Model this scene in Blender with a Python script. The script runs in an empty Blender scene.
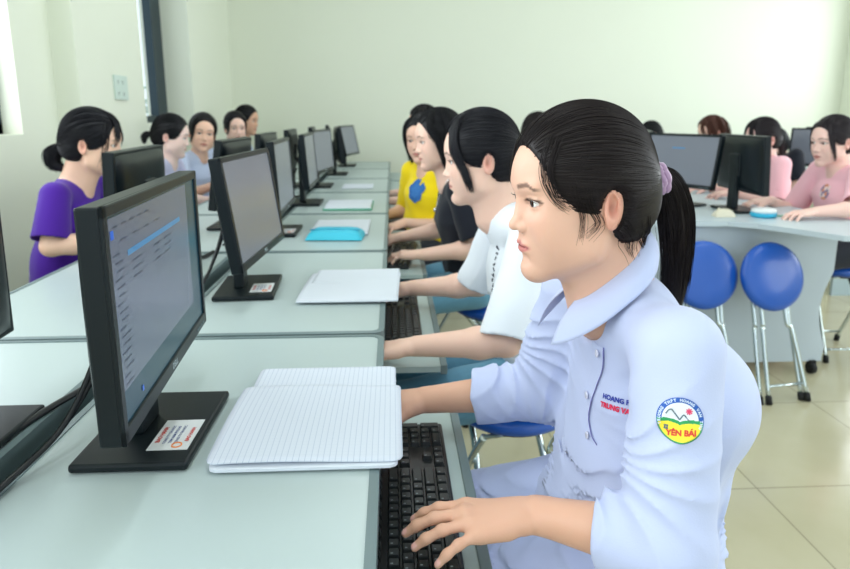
import bpy, bmesh, math, random
import numpy as np
from mathutils import Vector, Matrix
PI = math.pi
C = bpy.context.scene.collection
rnd = random.Random(7)
f32 = np.float32

# ------------------------------------------------------------------ materials
def lin(c):
    return tuple(((v / 255) / 12.92 if v / 255 <= .04045 else ((v / 255 + .055) / 1.055) ** 2.4) for v in c) + (1.0,)

MATS = {}
def mat(name, rgb, rough=.5, metal=0, bump=0, bscale=60, vary=0, sss=0, coat=0, emit=None, estr=1, alpha=None, spec=.5, sheen=0, attr=None, trans=0):
    if name in MATS: return MATS[name]
    m = bpy.data.materials.new(name); m.use_nodes = True
    nt = m.node_tree; b = nt.nodes['Principled BSDF']
    b.inputs['Base Color'].default_value = lin(rgb)
    b.inputs['Roughness'].default_value = rough
    b.inputs['Metallic'].default_value = metal
    b.inputs['Specular IOR Level'].default_value = spec
    if sss:
        b.inputs['Subsurface Weight'].default_value = sss
        b.inputs['Subsurface Radius'].default_value = (1, .35, .2)
        b.inputs['Subsurface Scale'].default_value = .006
    if coat: b.inputs['Coat Weight'].default_value = coat; b.inputs['Coat Roughness'].default_value = .1
    if sheen: b.inputs['Sheen Weight'].default_value = sheen
    if trans: b.inputs['Transmission Weight'].default_value = trans
    if emit:
        b.inputs['Emission Color'].default_value = lin(emit); b.inputs['Emission Strength'].default_value = estr
    tc = nt.nodes.new('ShaderNodeTexCoord')
    nz = nt.nodes.new('ShaderNodeTexNoise'); nz.inputs['Scale'].default_value = bscale; nz.inputs['Detail'].default_value = 4
    nt.links.new(tc.outputs['Object'], nz.inputs['Vector'])
    src = None
    if attr:
        at = nt.nodes.new('ShaderNodeAttribute'); at.attribute_name = attr
        src = at.outputs['Color']; nt.links.new(src, b.inputs['Base Color'])
    if vary:
        mx = nt.nodes.new('ShaderNodeMix'); mx.data_type = 'RGBA'; mx.blend_type = 'MULTIPLY'
        mx.inputs['A'].default_value = lin(rgb); mx.inputs['B'].default_value = (1 - vary, 1 - vary, 1 - vary, 1)
        if src: nt.links.new(src, mx.inputs['A'])
        nt.links.new(nz.outputs['Fac'], mx.inputs['Factor'])
        nt.links.new(mx.outputs['Result'], b.inputs['Base Color'])
    if bump:
        bp = nt.nodes.new('ShaderNodeBump'); bp.inputs['Strength'].default_value = bump; bp.inputs['Distance'].default_value = .002
        nt.links.new(nz.outputs['Fac'], bp.inputs['Height']); nt.links.new(bp.outputs['Normal'], b.inputs['Normal'])
    MATS[name] = m
    return m

# ------------------------------------------------------------------ objects
def link(name, me, m=None, parent=None):
    o = bpy.data.objects.new(name, me); C.objects.link(o)
    if m is not None:
        for x in (m if isinstance(m, (list, tuple)) else [m]): me.materials.append(x)
    if parent is not None: o.parent = parent
    return o
def tag(o, label=None, cat=None, group=None, kind=None):
    if label: o['label'] = label
    if cat: o['category'] = cat
    if group: o['group'] = group
    if kind: o['kind'] = kind
    return o
def empty(name, loc=(0, 0, 0), rz=0):
    o = bpy.data.objects.new(name, None); C.objects.link(o); o.location = loc; o.rotation_euler = (0, 0, rz)
    o.empty_display_size = .05
    return o
def copy_tree(o, parent=None):
    c = o.copy(); C.objects.link(c)
    if parent is not None: c.parent = parent
    for ch in list(o.children): copy_tree(ch, c)
    return c

class MB:
    """collects shapes into one mesh"""
    def __init__(s): s.bm = bmesh.new(); s.mi = 0
    def _fin(s, vs, M):
        if M is not None: bmesh.ops.transform(s.bm, matrix=M, verts=vs)
        fs = set(f for v in vs for f in v.link_faces)
        for f in fs: f.material_index = s.mi
        return s
    def box(s, lo, hi, bev=0, M=None, seg=2):
        r = bmesh.ops.create_cube(s.bm, size=1); vs = r['verts']
        for v in vs:
            v.co = Vector([lo[i] + (v.co[i] + .5) * (hi[i] - lo[i]) for i in range(3)])
        if bev:
            es = list(set(e for v in vs for e in v.link_edges))
            r = bmesh.ops.bevel(s.bm, geom=es, offset=bev, segments=seg, affect='EDGES', profile=.5)
            vs = list(set(v for f in r['faces'] for v in f.verts) | set(v for v in vs if v.is_valid))
            lv = set(vs)
            for f in list(s.bm.faces):
                if any(v in lv for v in f.verts): lv.update(f.verts)
            vs = list(lv)
        return s._fin(vs, M)
    def prism(s, pts, z0, z1, M=None, bev=0):
        a = [s.bm.verts.new((p[0], p[1], z0)) for p in pts]; b = [s.bm.verts.new((p[0], p[1], z1)) for p in pts]
        n = len(pts)
        s.bm.faces.new(a[::-1]); s.bm.faces.new(b)
        for i in range(n): s.bm.faces.new((a[i], a[(i + 1) % n], b[(i + 1) % n], b[i]))
        return s._fin(a + b, M)
    def tube(s, pts, r, n=10, closed=False, cap=True, M=None, taper=None):
        pts = [Vector(p) for p in pts]; N = len(pts); rings = []; up = None
        for i, p in enumerate(pts):
            if closed: t = (pts[(i + 1) % N] - pts[i - 1]).normalized()
            else: t = (pts[min(i + 1, N - 1)] - pts[max(i - 1, 0)]).normalized()
            if up is None: up = t.orthogonal().normalized()
            up = (up - t * up.dot(t)).normalized(); w = t.cross(up)
            rr = r if taper is None else taper[i]
            rings.append([s.bm.verts.new(p + (up * math.cos(2 * PI * k / n) + w * math.sin(2 * PI * k / n)) * rr) for k in range(n)])
        for i in range(N if closed else N - 1):
            A = rings[i]; B = rings[(i + 1) % N]
            for k in range(n): s.bm.faces.new((A[k], A[(k + 1) % n], B[(k + 1) % n], B[k])).smooth = True
        if cap and not closed: s.bm.faces.new(rings[0][::-1]); s.bm.faces.new(rings[-1])
        return s._fin([v for q in rings for v in q], M)
    def lathe(s, prof, n=40, M=None):
        rings = [[s.bm.verts.new((r * math.cos(2 * PI * k / n), r * math.sin(2 * PI * k / n), z)) for k in range(n)] for r, z in prof]
        for i in range(len(rings) - 1):
            for k in range(n): s.bm.faces.new((rings[i][k], rings[i][(k + 1) % n], rings[i + 1][(k + 1) % n], rings[i + 1][k])).smooth = True
        s.bm.faces.new(rings[0][::-1]); s.bm.faces.new(rings[-1])
        return s._fin([v for q in rings for v in q], M)
    def quad(s, a, b, c, d):
        vs = [s.bm.verts.new(p) for p in (a, b, c, d)]; s.bm.faces.new(vs).material_index = s.mi; return s
    def grid(s, fn, nu, nv):
        g = [[s.bm.verts.new(fn(i / nu, j / nv)) for j in range(nv + 1)] for i in range(nu + 1)]
        for i in range(nu):
            for j in range(nv):
                f = s.bm.faces.new((g[i][j], g[i + 1][j], g[i + 1][j + 1], g[i][j + 1])); f.smooth = True; f.material_index = s.mi
        return s
    def build(s, name, m, parent=None, smooth=False):
        me = bpy.data.meshes.new(name)
        bmesh.ops.recalc_face_normals(s.bm, faces=s.bm.faces)
        s.bm.to_mesh(me); s.bm.free()
        if smooth: me.polygons.foreach_set('use_smooth', [True] * len(me.polygons))
        return link(name, me, m, parent)
def T(x=0, y=0, z=0, rx=0, ry=0, rz=0):
    return Matrix.Translation((x, y, z)) @ Matrix.Rotation(rz, 4, 'Z') @ Matrix.Rotation(ry, 4, 'Y') @ Matrix.Rotation(rx, 4, 'X')
def bez(p, n=16):
    """smooth curve through control points (Catmull-Rom)"""
    p = [np.array(q, float) for q in p]; p = [2 * p[0] - p[1]] + p + [2 * p[-1] - p[-2]]; out = []
    for i in range(1, len(p) - 2):
        for k in range(n):
            t = k / n
            out.append(.5 * ((2 * p[i]) + (-p[i - 1] + p[i + 1]) * t + (2 * p[i - 1] - 5 * p[i] + 4 * p[i + 1] - p[i + 2]) * t * t + (-p[i - 1] + 3 * p[i] - 3 * p[i + 1] + p[i + 2]) * t ** 3))
    out.append(p[-2]); return np.array(out)

# ------------------------------------------------------------------ implicit surfaces
def V(*a): return np.array(a, dtype=f32)
def cone(a, b, r1, r2=None):
    a = np.array(a, f32); b = np.array(b, f32); r2 = r1 if r2 is None else r2
    ba = b - a; L = max(float(ba @ ba), 1e-9)
    def f(P):
        q = P - a; t = np.clip(q @ ba / L, 0, 1)
        q = q - t[:, None] * ba
        return np.sqrt(np.einsum('ij,ij->i', q, q)) - (r1 + (r2 - r1) * t)
    return f
def ell(c, r, R=None):
    c = np.array(c, f32); r = np.array(r, f32)
    R = None if R is None else np.array(R, f32)
    def f(P):
        q = P - c
        if R is not None: q = q @ R
        q = q / r; k0 = np.sqrt(np.einsum('ij,ij->i', q, q)); q = q / r
        k1 = np.sqrt(np.einsum('ij,ij->i', q, q)) + 1e-9
        return np.where(k0 < 1e-3, -r.min(), k0 * (k0 - 1) / k1)
    return f
def squash(f, c, ax, s):
    """stretch field f along unit axis ax about c by factor s"""
    c = np.array(c, f32); ax = np.array(ax, f32); ax = ax / np.linalg.norm(ax)
    def g(P):
        q = P - c; t = q @ ax
        return f(c + q + (t * (1 / s - 1))[:, None] * ax) * min(1, s)
    return g
def sunion(a, b, k):
    if k <= 0: return np.minimum(a, b)
    h = np.maximum(k - np.abs(a - b), 0) / k
    return np.minimum(a, b) - h * h * k * .25
def xf(f, M):
    """field f placed by rigid 4x4 M"""
    M = np.array(M, f32); s = float(np.linalg.norm(M[:3, 0])); R = M[:3, :3] / s; t = M[:3, 3]
    return lambda P: f(((P - t) @ R) / s) * s
class Field:
    def __init__(s): s.p = []; s.post = None; s.amp = 0
    def add(s, f, k=.01): s.p.append((f, k, 'u')); return s
    def sub(s, f, k=.004): s.p.append((f, k, 's')); return s
    def inter(s, f, k=.002): s.p.append((lambda P, f=f: -f(P), k, 's')); return s
    def ev(s, P, masks=None):
        P = P.astype(f32); d = np.full(len(P), 1e3, f32)
        for i, (f, k, op) in enumerate(s.p):
            if masks is None:
                v = f(P); d = sunion(d, v, k) if op == 'u' else -sunion(-d, v, k)
            else:
                m = masks[i]
                if not m.any(): continue
                v = f(P[m]); dm = d[m]
                d[m] = sunion(dm, v, k) if op == 'u' else -sunion(-dm, v, k)
        if s.post is not None: d = d + s.post(P, d)
        return d
    def __call__(s, P): return s.ev(P)

def surf(F, lo, hi, h, N=8):
    """naive surface nets on a sparse set of blocks -> verts, quads"""
    lo = np.array(lo, float); hi = np.array(hi, float); B = N * h
    nb = np.ceil((hi - lo) / B).astype(int)
    g = np.stack(np.meshgrid(*[np.arange(n) for n in nb], indexing='ij'), -1).reshape(-1, 3)
    cen = (lo + (g + .5) * B).astype(f32); rad = B * .5 * math.sqrt(3)
    d = np.full(len(cen), 1e3, f32); per = []
    for (f, k, op) in F.p:
        v = f(cen); per.append(v); d = sunion(d, v, k) if op == 'u' else -sunion(-d, v, k)
    kk = max(k for _, k, _ in F.p)
    act = np.abs(d) < rad * 1.35 + kk * .3 + F.amp
    g = g[act]; per = [v[act] for v in per]; d = d[act]
    ax = np.arange(N + 1)
    off = np.stack(np.meshgrid(ax, ax, ax, indexing='ij'), -1).reshape(-1, 3)
    verts = {}; n1 = N + 1
    CELL = []; VP = []; QA = []
    dims = nb * N + 3
    def cid(c): return (c[..., 0] * dims[1] + c[..., 1]) * dims[2] + c[..., 2]
    CH = 2500
    for s0 in range(0, len(g), CH):
        gb = g[s0:s0 + CH]; nbk = len(gb)
        ci = gb[:, None, :] * N + off[None]
        P = (lo + ci.reshape(-1, 3) * h).astype(f32)
        masks = []
        for v, (f, k, op) in zip(per, F.p):
            if op == 'u': mb = v[s0:s0 + CH] < np.maximum(d[s0:s0 + CH], -rad) + 2.3 * rad + k + .4 * kk
            else: mb = v[s0:s0 + CH] < 2.2 * rad + k + F.amp
            masks.append(np.repeat(mb, n1 ** 3))
        v = F.ev(P, masks).reshape(nbk, n1, n1, n1)
        ins = v < 0
        # cell vertices
        acc = np.zeros((nbk, N, N, N, 3), f32); cnt = np.zeros((nbk, N, N, N), f32)
        for a in range(3):
            sl0 = [slice(None)] * 4; sl1 = [slice(None)] * 4; sl0[a + 1] = slice(0, N); sl1[a + 1] = slice(1, N + 1)
            v0 = v[tuple(sl0)]; v1 = v[tuple(sl1)]
            cr = (v0 < 0) != (v1 < 0)
            t = np.where(cr, v0 / np.where(np.abs(v0 - v1) < 1e-12, 1, v0 - v1), 0)
            o = [x for x in range(3) if x != a]
            for i in (0, 1):
                for j in (0, 1):
                    sl = [slice(None)] * 4; sl[o[0] + 1] = slice(i, i + N); sl[o[1] + 1] = slice(j, j + N)
                    c_ = cr[tuple(sl)]; t_ = t[tuple(sl)]
                    cnt += c_; acc[..., a] += t_ * c_; acc[..., o[0]] += i * c_; acc[..., o[1]] += j * c_
            # quads for edges starting at corners 0..N-1 in every axis
            e = cr[:, :N, :N, :N]; idx = np.argwhere(e)
            if len(idx):
                base = gb[idx[:, 0]] * N + idx[:, 1:]
                u = np.zeros(3, int); u[o[0]] = 1; w = np.zeros(3, int); w[o[1]] = 1
                q = np.stack([base, base - u, base - u - w, base - w], 1)
                fl = v0[:, :N, :N, :N][e] < 0
                if a == 1: fl = ~fl
                qc = cid(q + 1)
                qc[~fl] = qc[~fl][:, ::-1]
                QA.append(qc)
        has = cnt > 0; idx = np.argwhere(has)
        cc = gb[idx[:, 0]] * N + idx[:, 1:]
        CELL.append(cid(cc + 1)); VP.append(lo + (cc + acc[has] / cnt[has][:, None]) * h)
    CELL = np.concatenate(CELL); VP = np.concatenate(VP); QA = np.concatenate(QA)
    o = np.argsort(CELL); CELL = CELL[o]; VP = VP[o]
    q = np.searchsorted(CELL, QA); q = np.clip(q, 0, len(CELL) - 1)
    ok = (CELL[q] == QA).all(1); q = q[ok]
    used = np.zeros(len(VP), bool); used[q.ravel()] = True
    mp = np.cumsum(used) - 1
    return VP[used].astype(f32), mp[q]

def relax(Vt, Q, it=1, lam=.5):
    n = len(Vt); 
    for _ in range(it):
        acc = np.zeros((n, 3), np.float64); c = np.zeros(n)
        for i in range(4):
            a = Q[:, i]; b = Q[:, (i + 1) % 4]
            for k in range(3):
                acc[:, k] += np.bincount(a, Vt[b, k], n) + np.bincount(b, Vt[a, k], n)
            c += np.bincount(a, minlength=n) + np.bincount(b, minlength=n)
        Vt = Vt * (1 - lam) + lam * acc / np.maximum(c, 1)[:, None]
    return Vt.astype(f32)

def mesh_np(name, parts, cols=None):
    """parts: list of (verts, faces(n,k), material index); returns mesh datablock"""
    me = bpy.data.meshes.new(name)
    Vs = np.concatenate([p[0] for p in parts]).astype(f32)
    li = []; tot = []; mi = []; o = 0
    for v, q, m in parts:
        li.append((q + o).ravel()); tot.append(np.full(len(q), q.shape[1])); mi.append(np.full(len(q), m)); o += len(v)
    li = np.concatenate(li).astype(np.int32); tot = np.concatenate(tot).astype(np.int32); mi = np.concatenate(mi).astype(np.int32)
    me.vertices.add(len(Vs)); me.vertices.foreach_set('co', Vs.ravel())
    me.loops.add(len(li)); me.loops.foreach_set('vertex_index', li)
    me.polygons.add(len(tot)); st = np.concatenate([[0], np.cumsum(tot)[:-1]]).astype(np.int32)
    me.polygons.foreach_set('loop_start', st); me.polygons.foreach_set('loop_total', tot)
    me.polygons.foreach_set('material_index', mi); me.polygons.foreach_set('use_smooth', np.ones(len(tot), bool))
    me.update(calc_edges=True); me.validate()
    if cols is not None:
        a = me.color_attributes.new('col', 'FLOAT_COLOR', 'POINT')
        a.data.foreach_set('color', np.concatenate([cols, np.ones((len(cols), 1))], 1).astype(f32).ravel())
    return me

def strands(paths, r0, r1=None, sides=3):
    """paths (n,m,3) -> verts, quads of thin tapered tubes"""
    P = np.asarray(paths, f32); n, m, _ = P.shape; r1 = r0 * .3 if r1 is None else r1
    t = np.gradient(P, axis=1); t /= np.linalg.norm(t, axis=2, keepdims=True) + 1e-9
    ref = np.zeros_like(t); ref[..., 0] = .3; ref[..., 1] = .9; ref[..., 2] = .31
    u = np.cross(t, ref); u /= np.linalg.norm(u, axis=2, keepdims=True) + 1e-9; w = np.cross(t, u)
    k = np.linspace(0, 1, m); rad = r0 + (r1 - r0) * np.clip((k - .55) / .45, 0, 1)
    rad = (rad * np.clip(k * 12 + .3, 0, 1))[None, :, None]
    rings = np.stack([P + (u * math.cos(2 * PI * s / sides) + w * math.sin(2 * PI * s / sides)) * rad for s in range(sides)], 2)
    Vt = rings.reshape(-1, 3)
    i = np.arange(n)[:, None, None]; j = np.arange(m - 1)[None, :, None]; s = np.arange(sides)[None, None, :]
    a = (i * m + j) * sides + s; b = (i * m + j) * sides + (s + 1) % sides
    q = np.stack([a, b, b + sides, a + sides], -1).reshape(-1, 4)
    return Vt, q
def onto(F, P, off=.001, it=4):
    sh = P.shape; P = P.reshape(-1, 3).astype(f32); e = .0015
    for _ in range(it):
        d = F(P); g = np.stack([F(P + V(e, 0, 0)) - d, F(P + V(0, e, 0)) - d, F(P + V(0, 0, e)) - d], 1)
        g /= np.linalg.norm(g, axis=1, keepdims=True) + 1e-9
        P = P - g * np.clip(d - off, -.02, .02)[:, None] * .9
    return P.reshape(sh)
# ------------------------------------------------------------------ people
def nrm(v): v = np.array(v, float); return v / (np.linalg.norm(v) + 1e-12)
def ss(a, b, x): t = np.clip((x - a) / (b - a), 0, 1); return t * t * (3 - 2 * t)

def hand_into(F, wr, d, n, side, sc=1.0, curl=(18, 30, 22), spread=1.0, thumb=(35, 20), fr=1.0, pink=0, nails=None):
    """wrist point, forward direction d, back-of-hand normal n; side=+1 when the thumb lies towards n x d"""
    d = nrm(d); n = nrm(np.array(n) - np.dot(n, d) * d); t = nrm(np.cross(n, d)) * side; wr = np.array(wr, float)
    P = lambda a, b, c: wr + (d * a + t * b + n * c) * sc
    F.add(cone(P(-.02, 0, 0), P(.018, .0, .0), .0235 * sc * fr, .023 * sc * fr) if False else squash(cone(P(-.03, 0, 0), P(.02, 0, 0), .0255 * sc * fr, .027 * sc * fr), wr, n, .72), .012)
    kn = [(.086, .026, .002), (.090, .006, .005), (.085, -.013, .003), (.076, -.030, -.002)]
    ln = [(.040, .024, .020), (.044, .028, .021), (.040, .026, .020), (.031, .020, .018)]
    rr = [.0092, .0094, .0088, .0078]
    for i in range(4):
        k = P(*kn[i]); w0 = P(.012, kn[i][1] * .55, 0)
        F.add(cone(w0, k, .0135 * sc * fr, .0108 * sc * fr), .013)
        F.add(cone(P(.035, kn[i][1] * .8, -.006), P(.07, kn[i][1] * .9, -.006), .010 * sc * fr), .012)
    for i in range(4):
        k = P(*kn[i]); sp = [7, 1.5, -5, -13][i] * spread + (pink if i == 3 else 0)
        a = 0; p = k; r = rr[i] * sc * fr
        dir0 = d * math.cos(math.radians(sp)) + t * math.sin(math.radians(sp))
        for j in range(3):
            a += curl[j] if not isinstance(curl[0], (list, tuple)) else curl[i][j]
            v = dir0 * math.cos(math.radians(a)) - n * math.sin(math.radians(a))
            q = p + v * ln[i][j] * sc
            r2 = r * (.93 if j < 2 else .86)
            F.add(cone(p, q, r, r2), .0035 if j else .009)
            if j < 2: F.add(cone(q - v * .002, q + v * .002, r2 * 1.04), .003)
            if j == 2 and nails is not None: nails.append((q, v, nrm(n * math.cos(math.radians(a)) + dir0 * math.sin(math.radians(a))), r2))
            p = q; r = r2
    # thumb
    m = P(.045, .034, -.016); F.add(cone(P(.010, .016, -.006), m, .0150 * sc * fr, .0125 * sc * fr), .012)
    ta = math.radians(thumb[0]); v = d * math.cos(ta) + t * math.sin(ta) * .8 - n * .25; v = nrm(v)
    q = m + v * .032 * sc; F.add(cone(m, q, .0115 * sc * fr, .0100 * sc * fr), .008)
    v2 = nrm(v + d * math.radians(thumb[1]) ); q2 = q + v2 * .026 * sc; F.add(cone(q, q2, .0102 * sc * fr, .0082 * sc * fr), .004)

EYE = (.0735, .0315, 0.0)
def head_into(F, M, detail=True, sc=1.0, jaw=1.0):
    """head field; M places the head frame (x forward, y left, z up, eyes at z=0)"""
    A = lambda f, k: F.add(xf(f, M), k)
    S = lambda f, k: F.sub(xf(f, M), k)
    A(ell((-.003, 0, .028), (.089, .074, .084)), .01)
    A(ell((.030, 0, .022), (.062, .064, .066)), .03)
    A(ell((.034, 0, -.032), (.050, .054, .068)), .03)
    for s in (1, -1):
        A(cone((.000, s * .052, -.030), (.012, s * .047, -.068), .016, .016), .03)
        A(cone((.012, s * .046, -.070), (.070, s * .010, -.102), .016, .013), .03)
        A(ell((.056, s * .033, -.032), (.025, .023, .030)), .025)      # cheek
    for s in (1, -1): A(ell((.040, s * .036, -.056), (.030, .020, .032)), .025)      # full lower cheek
    A(ell((.050, 0, -.080), (.034, .034, .026)), .02)
    A(ell((.077, 0, -.101), (.0145, .016, .0135)), .014)              # chin
    A(ell((.072, 0, -.062), (.0215, .027, .026)), .014)               # muzzle
    if detail:
        for s in (1, -1):
            S(ell((.101, s * .030, -.001), (.019, .019, .0135)), .020)  # socket
            A(cone((.0835, s * .014, .020), (.080, s * .040, .021), .006, .0045), .014)
        A(cone((.0795, 0, .006), (.0960, 0, -.026), .0058, .0064), .012)   # nose bridge
        A(ell((.0995, 0, -.0335), (.0095, .0090, .0082)), .007)
        for s in (1, -1):
            A(ell((.0905, s * .0115, -.0370), (.0095, .0062, .0066)), .005)
            S(ell((.0960, s * .0062, -.0435), (.0042, .0028, .0030)), .002)
        # eyelids and the open slit
        for s in (1, -1):
            A(ell((EYE[0], s * EYE[1], 0), (.0137, .0152, .0125)), .005)
            S(ell((EYE[0] + .012, s * (EYE[1] + .0005), -.0008), (.014, .0152, .0043)), .0012)
            A(cone((EYE[0] + .010, s * (EYE[1] - .010), .0060), (EYE[0] + .008, s * (EYE[1] + .012), .0058), .0022, .0022), .003)
        # lips
        A(ell((.0900, .0075, -.0605), (.0058, .0105, .0042)), .004)
        A(ell((.0900, -.0075, -.0605), (.0058, .0105, .0042)), .004)
        for s in (1, -1): A(cone((.0895, s * .010, -.0625), (.0815, s * .0215, -.0635), .0036, .0018), .004)
        A(ell((.0882, 0, -.0700), (.0068, .0158, .0052)), .005)
        S(ell((.0960, 0, -.0649), (.0085, .0205, .0009)), .0022)
        S(ell((.0975, 0, -.051), (.003, .0028, .007)), .005)             # philtrum
        S(ell((.0960, 0, -.0835), (.010, .018, .0045)), .010)
    # ears
    for s in (1, -1):
        R = np.array(Matrix.Rotation(s * math.radians(22), 3, 'Z') @ Matrix.Rotation(math.radians(-14), 3, 'Y'))
        A(ell((-.012, s * .0755, -.014), (.0165, .0065, .030), R), .006)
        if detail:
            S(ell((-.010, s * .0850, -.008), (.0120, .0095, .0220), R), .002)
            A(cone((-.0030, s * .0775, -.018), (-.0010, s * .0775, -.008), .0035), .003)
            A(cone((-.011, s * .0785, .008), (-.0175, s * .0800, -.004), .0020), .002); A(cone((-.0175, s * .0800, -.004), (-.0140, s * .0790, -.022), .0020), .002)
            S(ell((-.008, s * .0800, -.014), (.0050, .0060, .0075), R), .002)

def head_cols(P, M, base, lips=(196, 120, 112), brow=(58, 42, 38), blush=.5, tan=None):
    """skin colour, lips, brows by place; shade painted in mouth line, nostrils, ears"""
    Mi = np.array(Matrix(M).inverted()); q = P @ Mi[:3, :3].T + Mi[:3, 3]
    x, y, z = q[:, 0], np.abs(q[:, 1]), q[:, 2]
    b = np.array(lin(base)[:3]); c = np.tile(b, (len(P), 1))
    def put(m, rgb, a=1.0):
        nonlocal c; c = c * (1 - (m * a)[:, None]) + np.array(lin(rgb)[:3]) * (m * a)[:, None]
    front = ss(.05, .065, x)
    L = 1 - ss(.8, 1.15, np.sqrt((y / .0235) ** 2 + ((z + .0652) / (.0098 - .0042 * np.clip(y / .022, 0, 1))) ** 2))
    put(L * front, lips, .85)
    put((1 - ss(.0004, .0016, np.abs(z + .0649))) * (y < .021) * front, (120, 55, 50), .7)  # shade of the mouth line painted into the lip groove
    bz = .0215 + .0035 * np.clip((y - .014) / .02, 0, 1) - .006 * ss(.034, .048, y)
    B = (1 - ss(.0018, .0044 - .0016 * ss(.03, .046, y), np.abs(z - bz))) * ss(.010, .016, y) * (1 - ss(.046, .054, y)) * front
    put(B, brow, .72)
    e = np.sqrt(((y - EYE[1] - .0005) / .0166) ** 2 + ((z + .0002) / .0055) ** 2)
    put((1 - ss(.10, .32, np.abs(e - 1.0))) * (z > .0005) * front, (40, 28, 26), .9)
    put((1 - ss(.08, .25, np.abs(e - 1.0))) * (z <= .0005) * front, (120, 80, 72), .5)
    put((1 - ss(.6, 1, np.sqrt(((y - .0062) / .004) ** 2 + ((z + .0435) / .003) ** 2))) * (x > .088), (90, 45, 38), .8)  # nostril hollows painted dark, shade put into the colour
    put(np.exp(-(((y - .040) / .018) ** 2 + ((z + .030) / .016) ** 2)) * front, (226, 140, 124), .22 * blush)
    put(np.exp(-(((x + .008) / .008) ** 2 + ((z + .014) / .014) ** 2)) * ss(.070, .074, y) * (1 - ss(.081, .083, y)), (150, 82, 70), .6)  # inner ear: its reddish skin, with the hollow's shade painted in
    put(ss(.073, .078, y) * (np.abs(z + .014) < .035) * (x < .03) * (x > -.05), (222, 130, 112), .35)
    if tan is not None: put((1 - ss(.88, .96, P[:, 2])), tan, .5)
    return c

def eye_parts(M, look, sc=1.0):
    """two eyeballs as islands: rings coloured white / iris / pupil by face index"""
    out = []; Mn = np.array(Matrix(M))
    for s in (1, -1):
        n1, n2 = 22, 28; V_ = []; Q = {2: [], 3: [], 4: []}
        fw = nrm(look); up = nrm(np.array([0, 0, 1.]) - fw * fw[2]); rt = np.cross(up, fw)
        for i in range(n1 + 1):
            a = PI * i / n1 * .999 + .0005
            r = .0118 + (.0006 * max(0, math.cos(a) - .85) / .15 if a < 1 else 0)
            for k in range(n2):
                b = 2 * PI * k / n2
                V_.append(np.array([EYE[0] + .0003, s * EYE[1], -.0002]) + r * (fw * math.cos(a) + (up * math.cos(b) + rt * math.sin(b)) * math.sin(a)))
        for i in range(n1):
            a = PI * (i + .5) / n1; m = 4 if a < .22 else (3 if a < .52 else 2)
            for k in range(n2): Q[m].append((i * n2 + k, (i + 1) * n2 + k, (i + 1) * n2 + (k + 1) % n2, i * n2 + (k + 1) % n2))
        V_ = np.array(V_) @ Mn[:3, :3].T + Mn[:3, 3]
        first = True
        for m in (2, 3, 4): out.append((V_, np.array(Q[m]), m))
    return out

def lash_parts(M):
    Mn = np.array(Matrix(M)); ps = []
    for s in (1, -1):
        for k in range(16):
            u = k / 15; y = EYE[1] - .011 + .025 * u; z = .0035 * math.sin(PI * (.12 + .8 * u)) ; x = EYE[0] + .0135 - .007 * abs(u - .42) ** 1.5 * 2
            l = .0035 + .002 * u; out_ = (u - .4) * .5
            p0 = np.array([x, s * y, z]); p1 = p0 + np.array([l * .7, s * l * out_ * .5, l * .1]); p2 = p1 + np.array([l * .4, s * l * out_ * .6, l * .45])
            ps.append([p0, p1, p2])
    ps = np.array(ps) @ Mn[:3, :3].T + Mn[:3, 3]
    v, q = strands(ps, .00028, .0001)
    return (v, q, 5)

def ik(sh, wr, l1, l2, pole):
    sh = np.array(sh, float); wr = np.array(wr, float); v = wr - sh; D = min(np.linalg.norm(v), (l1 + l2) * .999); v = nrm(v)
    a = (l1 * l1 - l2 * l2 + D * D) / (2 * D); h = math.sqrt(max(l1 * l1 - a * a, 0))
    p = np.array(pole, float); p = nrm(p - v * (p @ v))
    return sh + v * a + p * h

def M4(pos, yaw=0, pitch=0, roll=0, sc=1):
    return Matrix.Translation(Vector([float(v) for v in pos])) @ Matrix.Rotation(yaw, 4, 'Z') @ Matrix.Rotation(pitch, 4, 'Y') @ Matrix.Rotation(roll, 4, 'X')

DEF = dict(pelvis=(0, 0, .56), waist=(.02, 0, .68), chest=(.05, 0, .83), neck=(.078, 0, .975), head=(.135, 0, 1.10), hyaw=0, hpitch=8, hroll=0,
           shL=(.075, .145, .942), shR=(.075, -.145, .942), wrL=(.33, .17, .70), wrR=(.33, -.17, .70), dL=(1, 0, -.1), dR=(1, 0, -.1), nL=(0, 0, 1), nR=(0, 0, 1),
           kneeL=(.40, .10, .50), kneeR=(.40, -.10, .50), ankL=(.36, .10, .08), ankR=(.36, -.10, .08), skin=(222, 178, 152),
           sleeve=.72, sleeve_r=.058, res=.004, look=(1, 0, -.1), upper=.255, fore=.225, poleL=(-.3, .5, -1), poleR=(-.3, -.5, -1), detail=True, nails=False,
           cr=.92, curl=(16, 30, 22), nofeet=False, hscale=1.0, jaw=1.0)

def skeleton(c):
    c = {**DEF, **c}
    for s in 'LR':
        if 'el' + s not in c: c['el' + s] = ik(c['sh' + s], c['wr' + s], c['upper'], c['fore'], c['pole' + s])
    c['HM'] = M4(c['head'], math.radians(c['hyaw']), math.radians(c['hpitch']), math.radians(c['hroll'])) @ Matrix.Scale(c.get('headsc', 1.0), 4)
    return c

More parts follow.
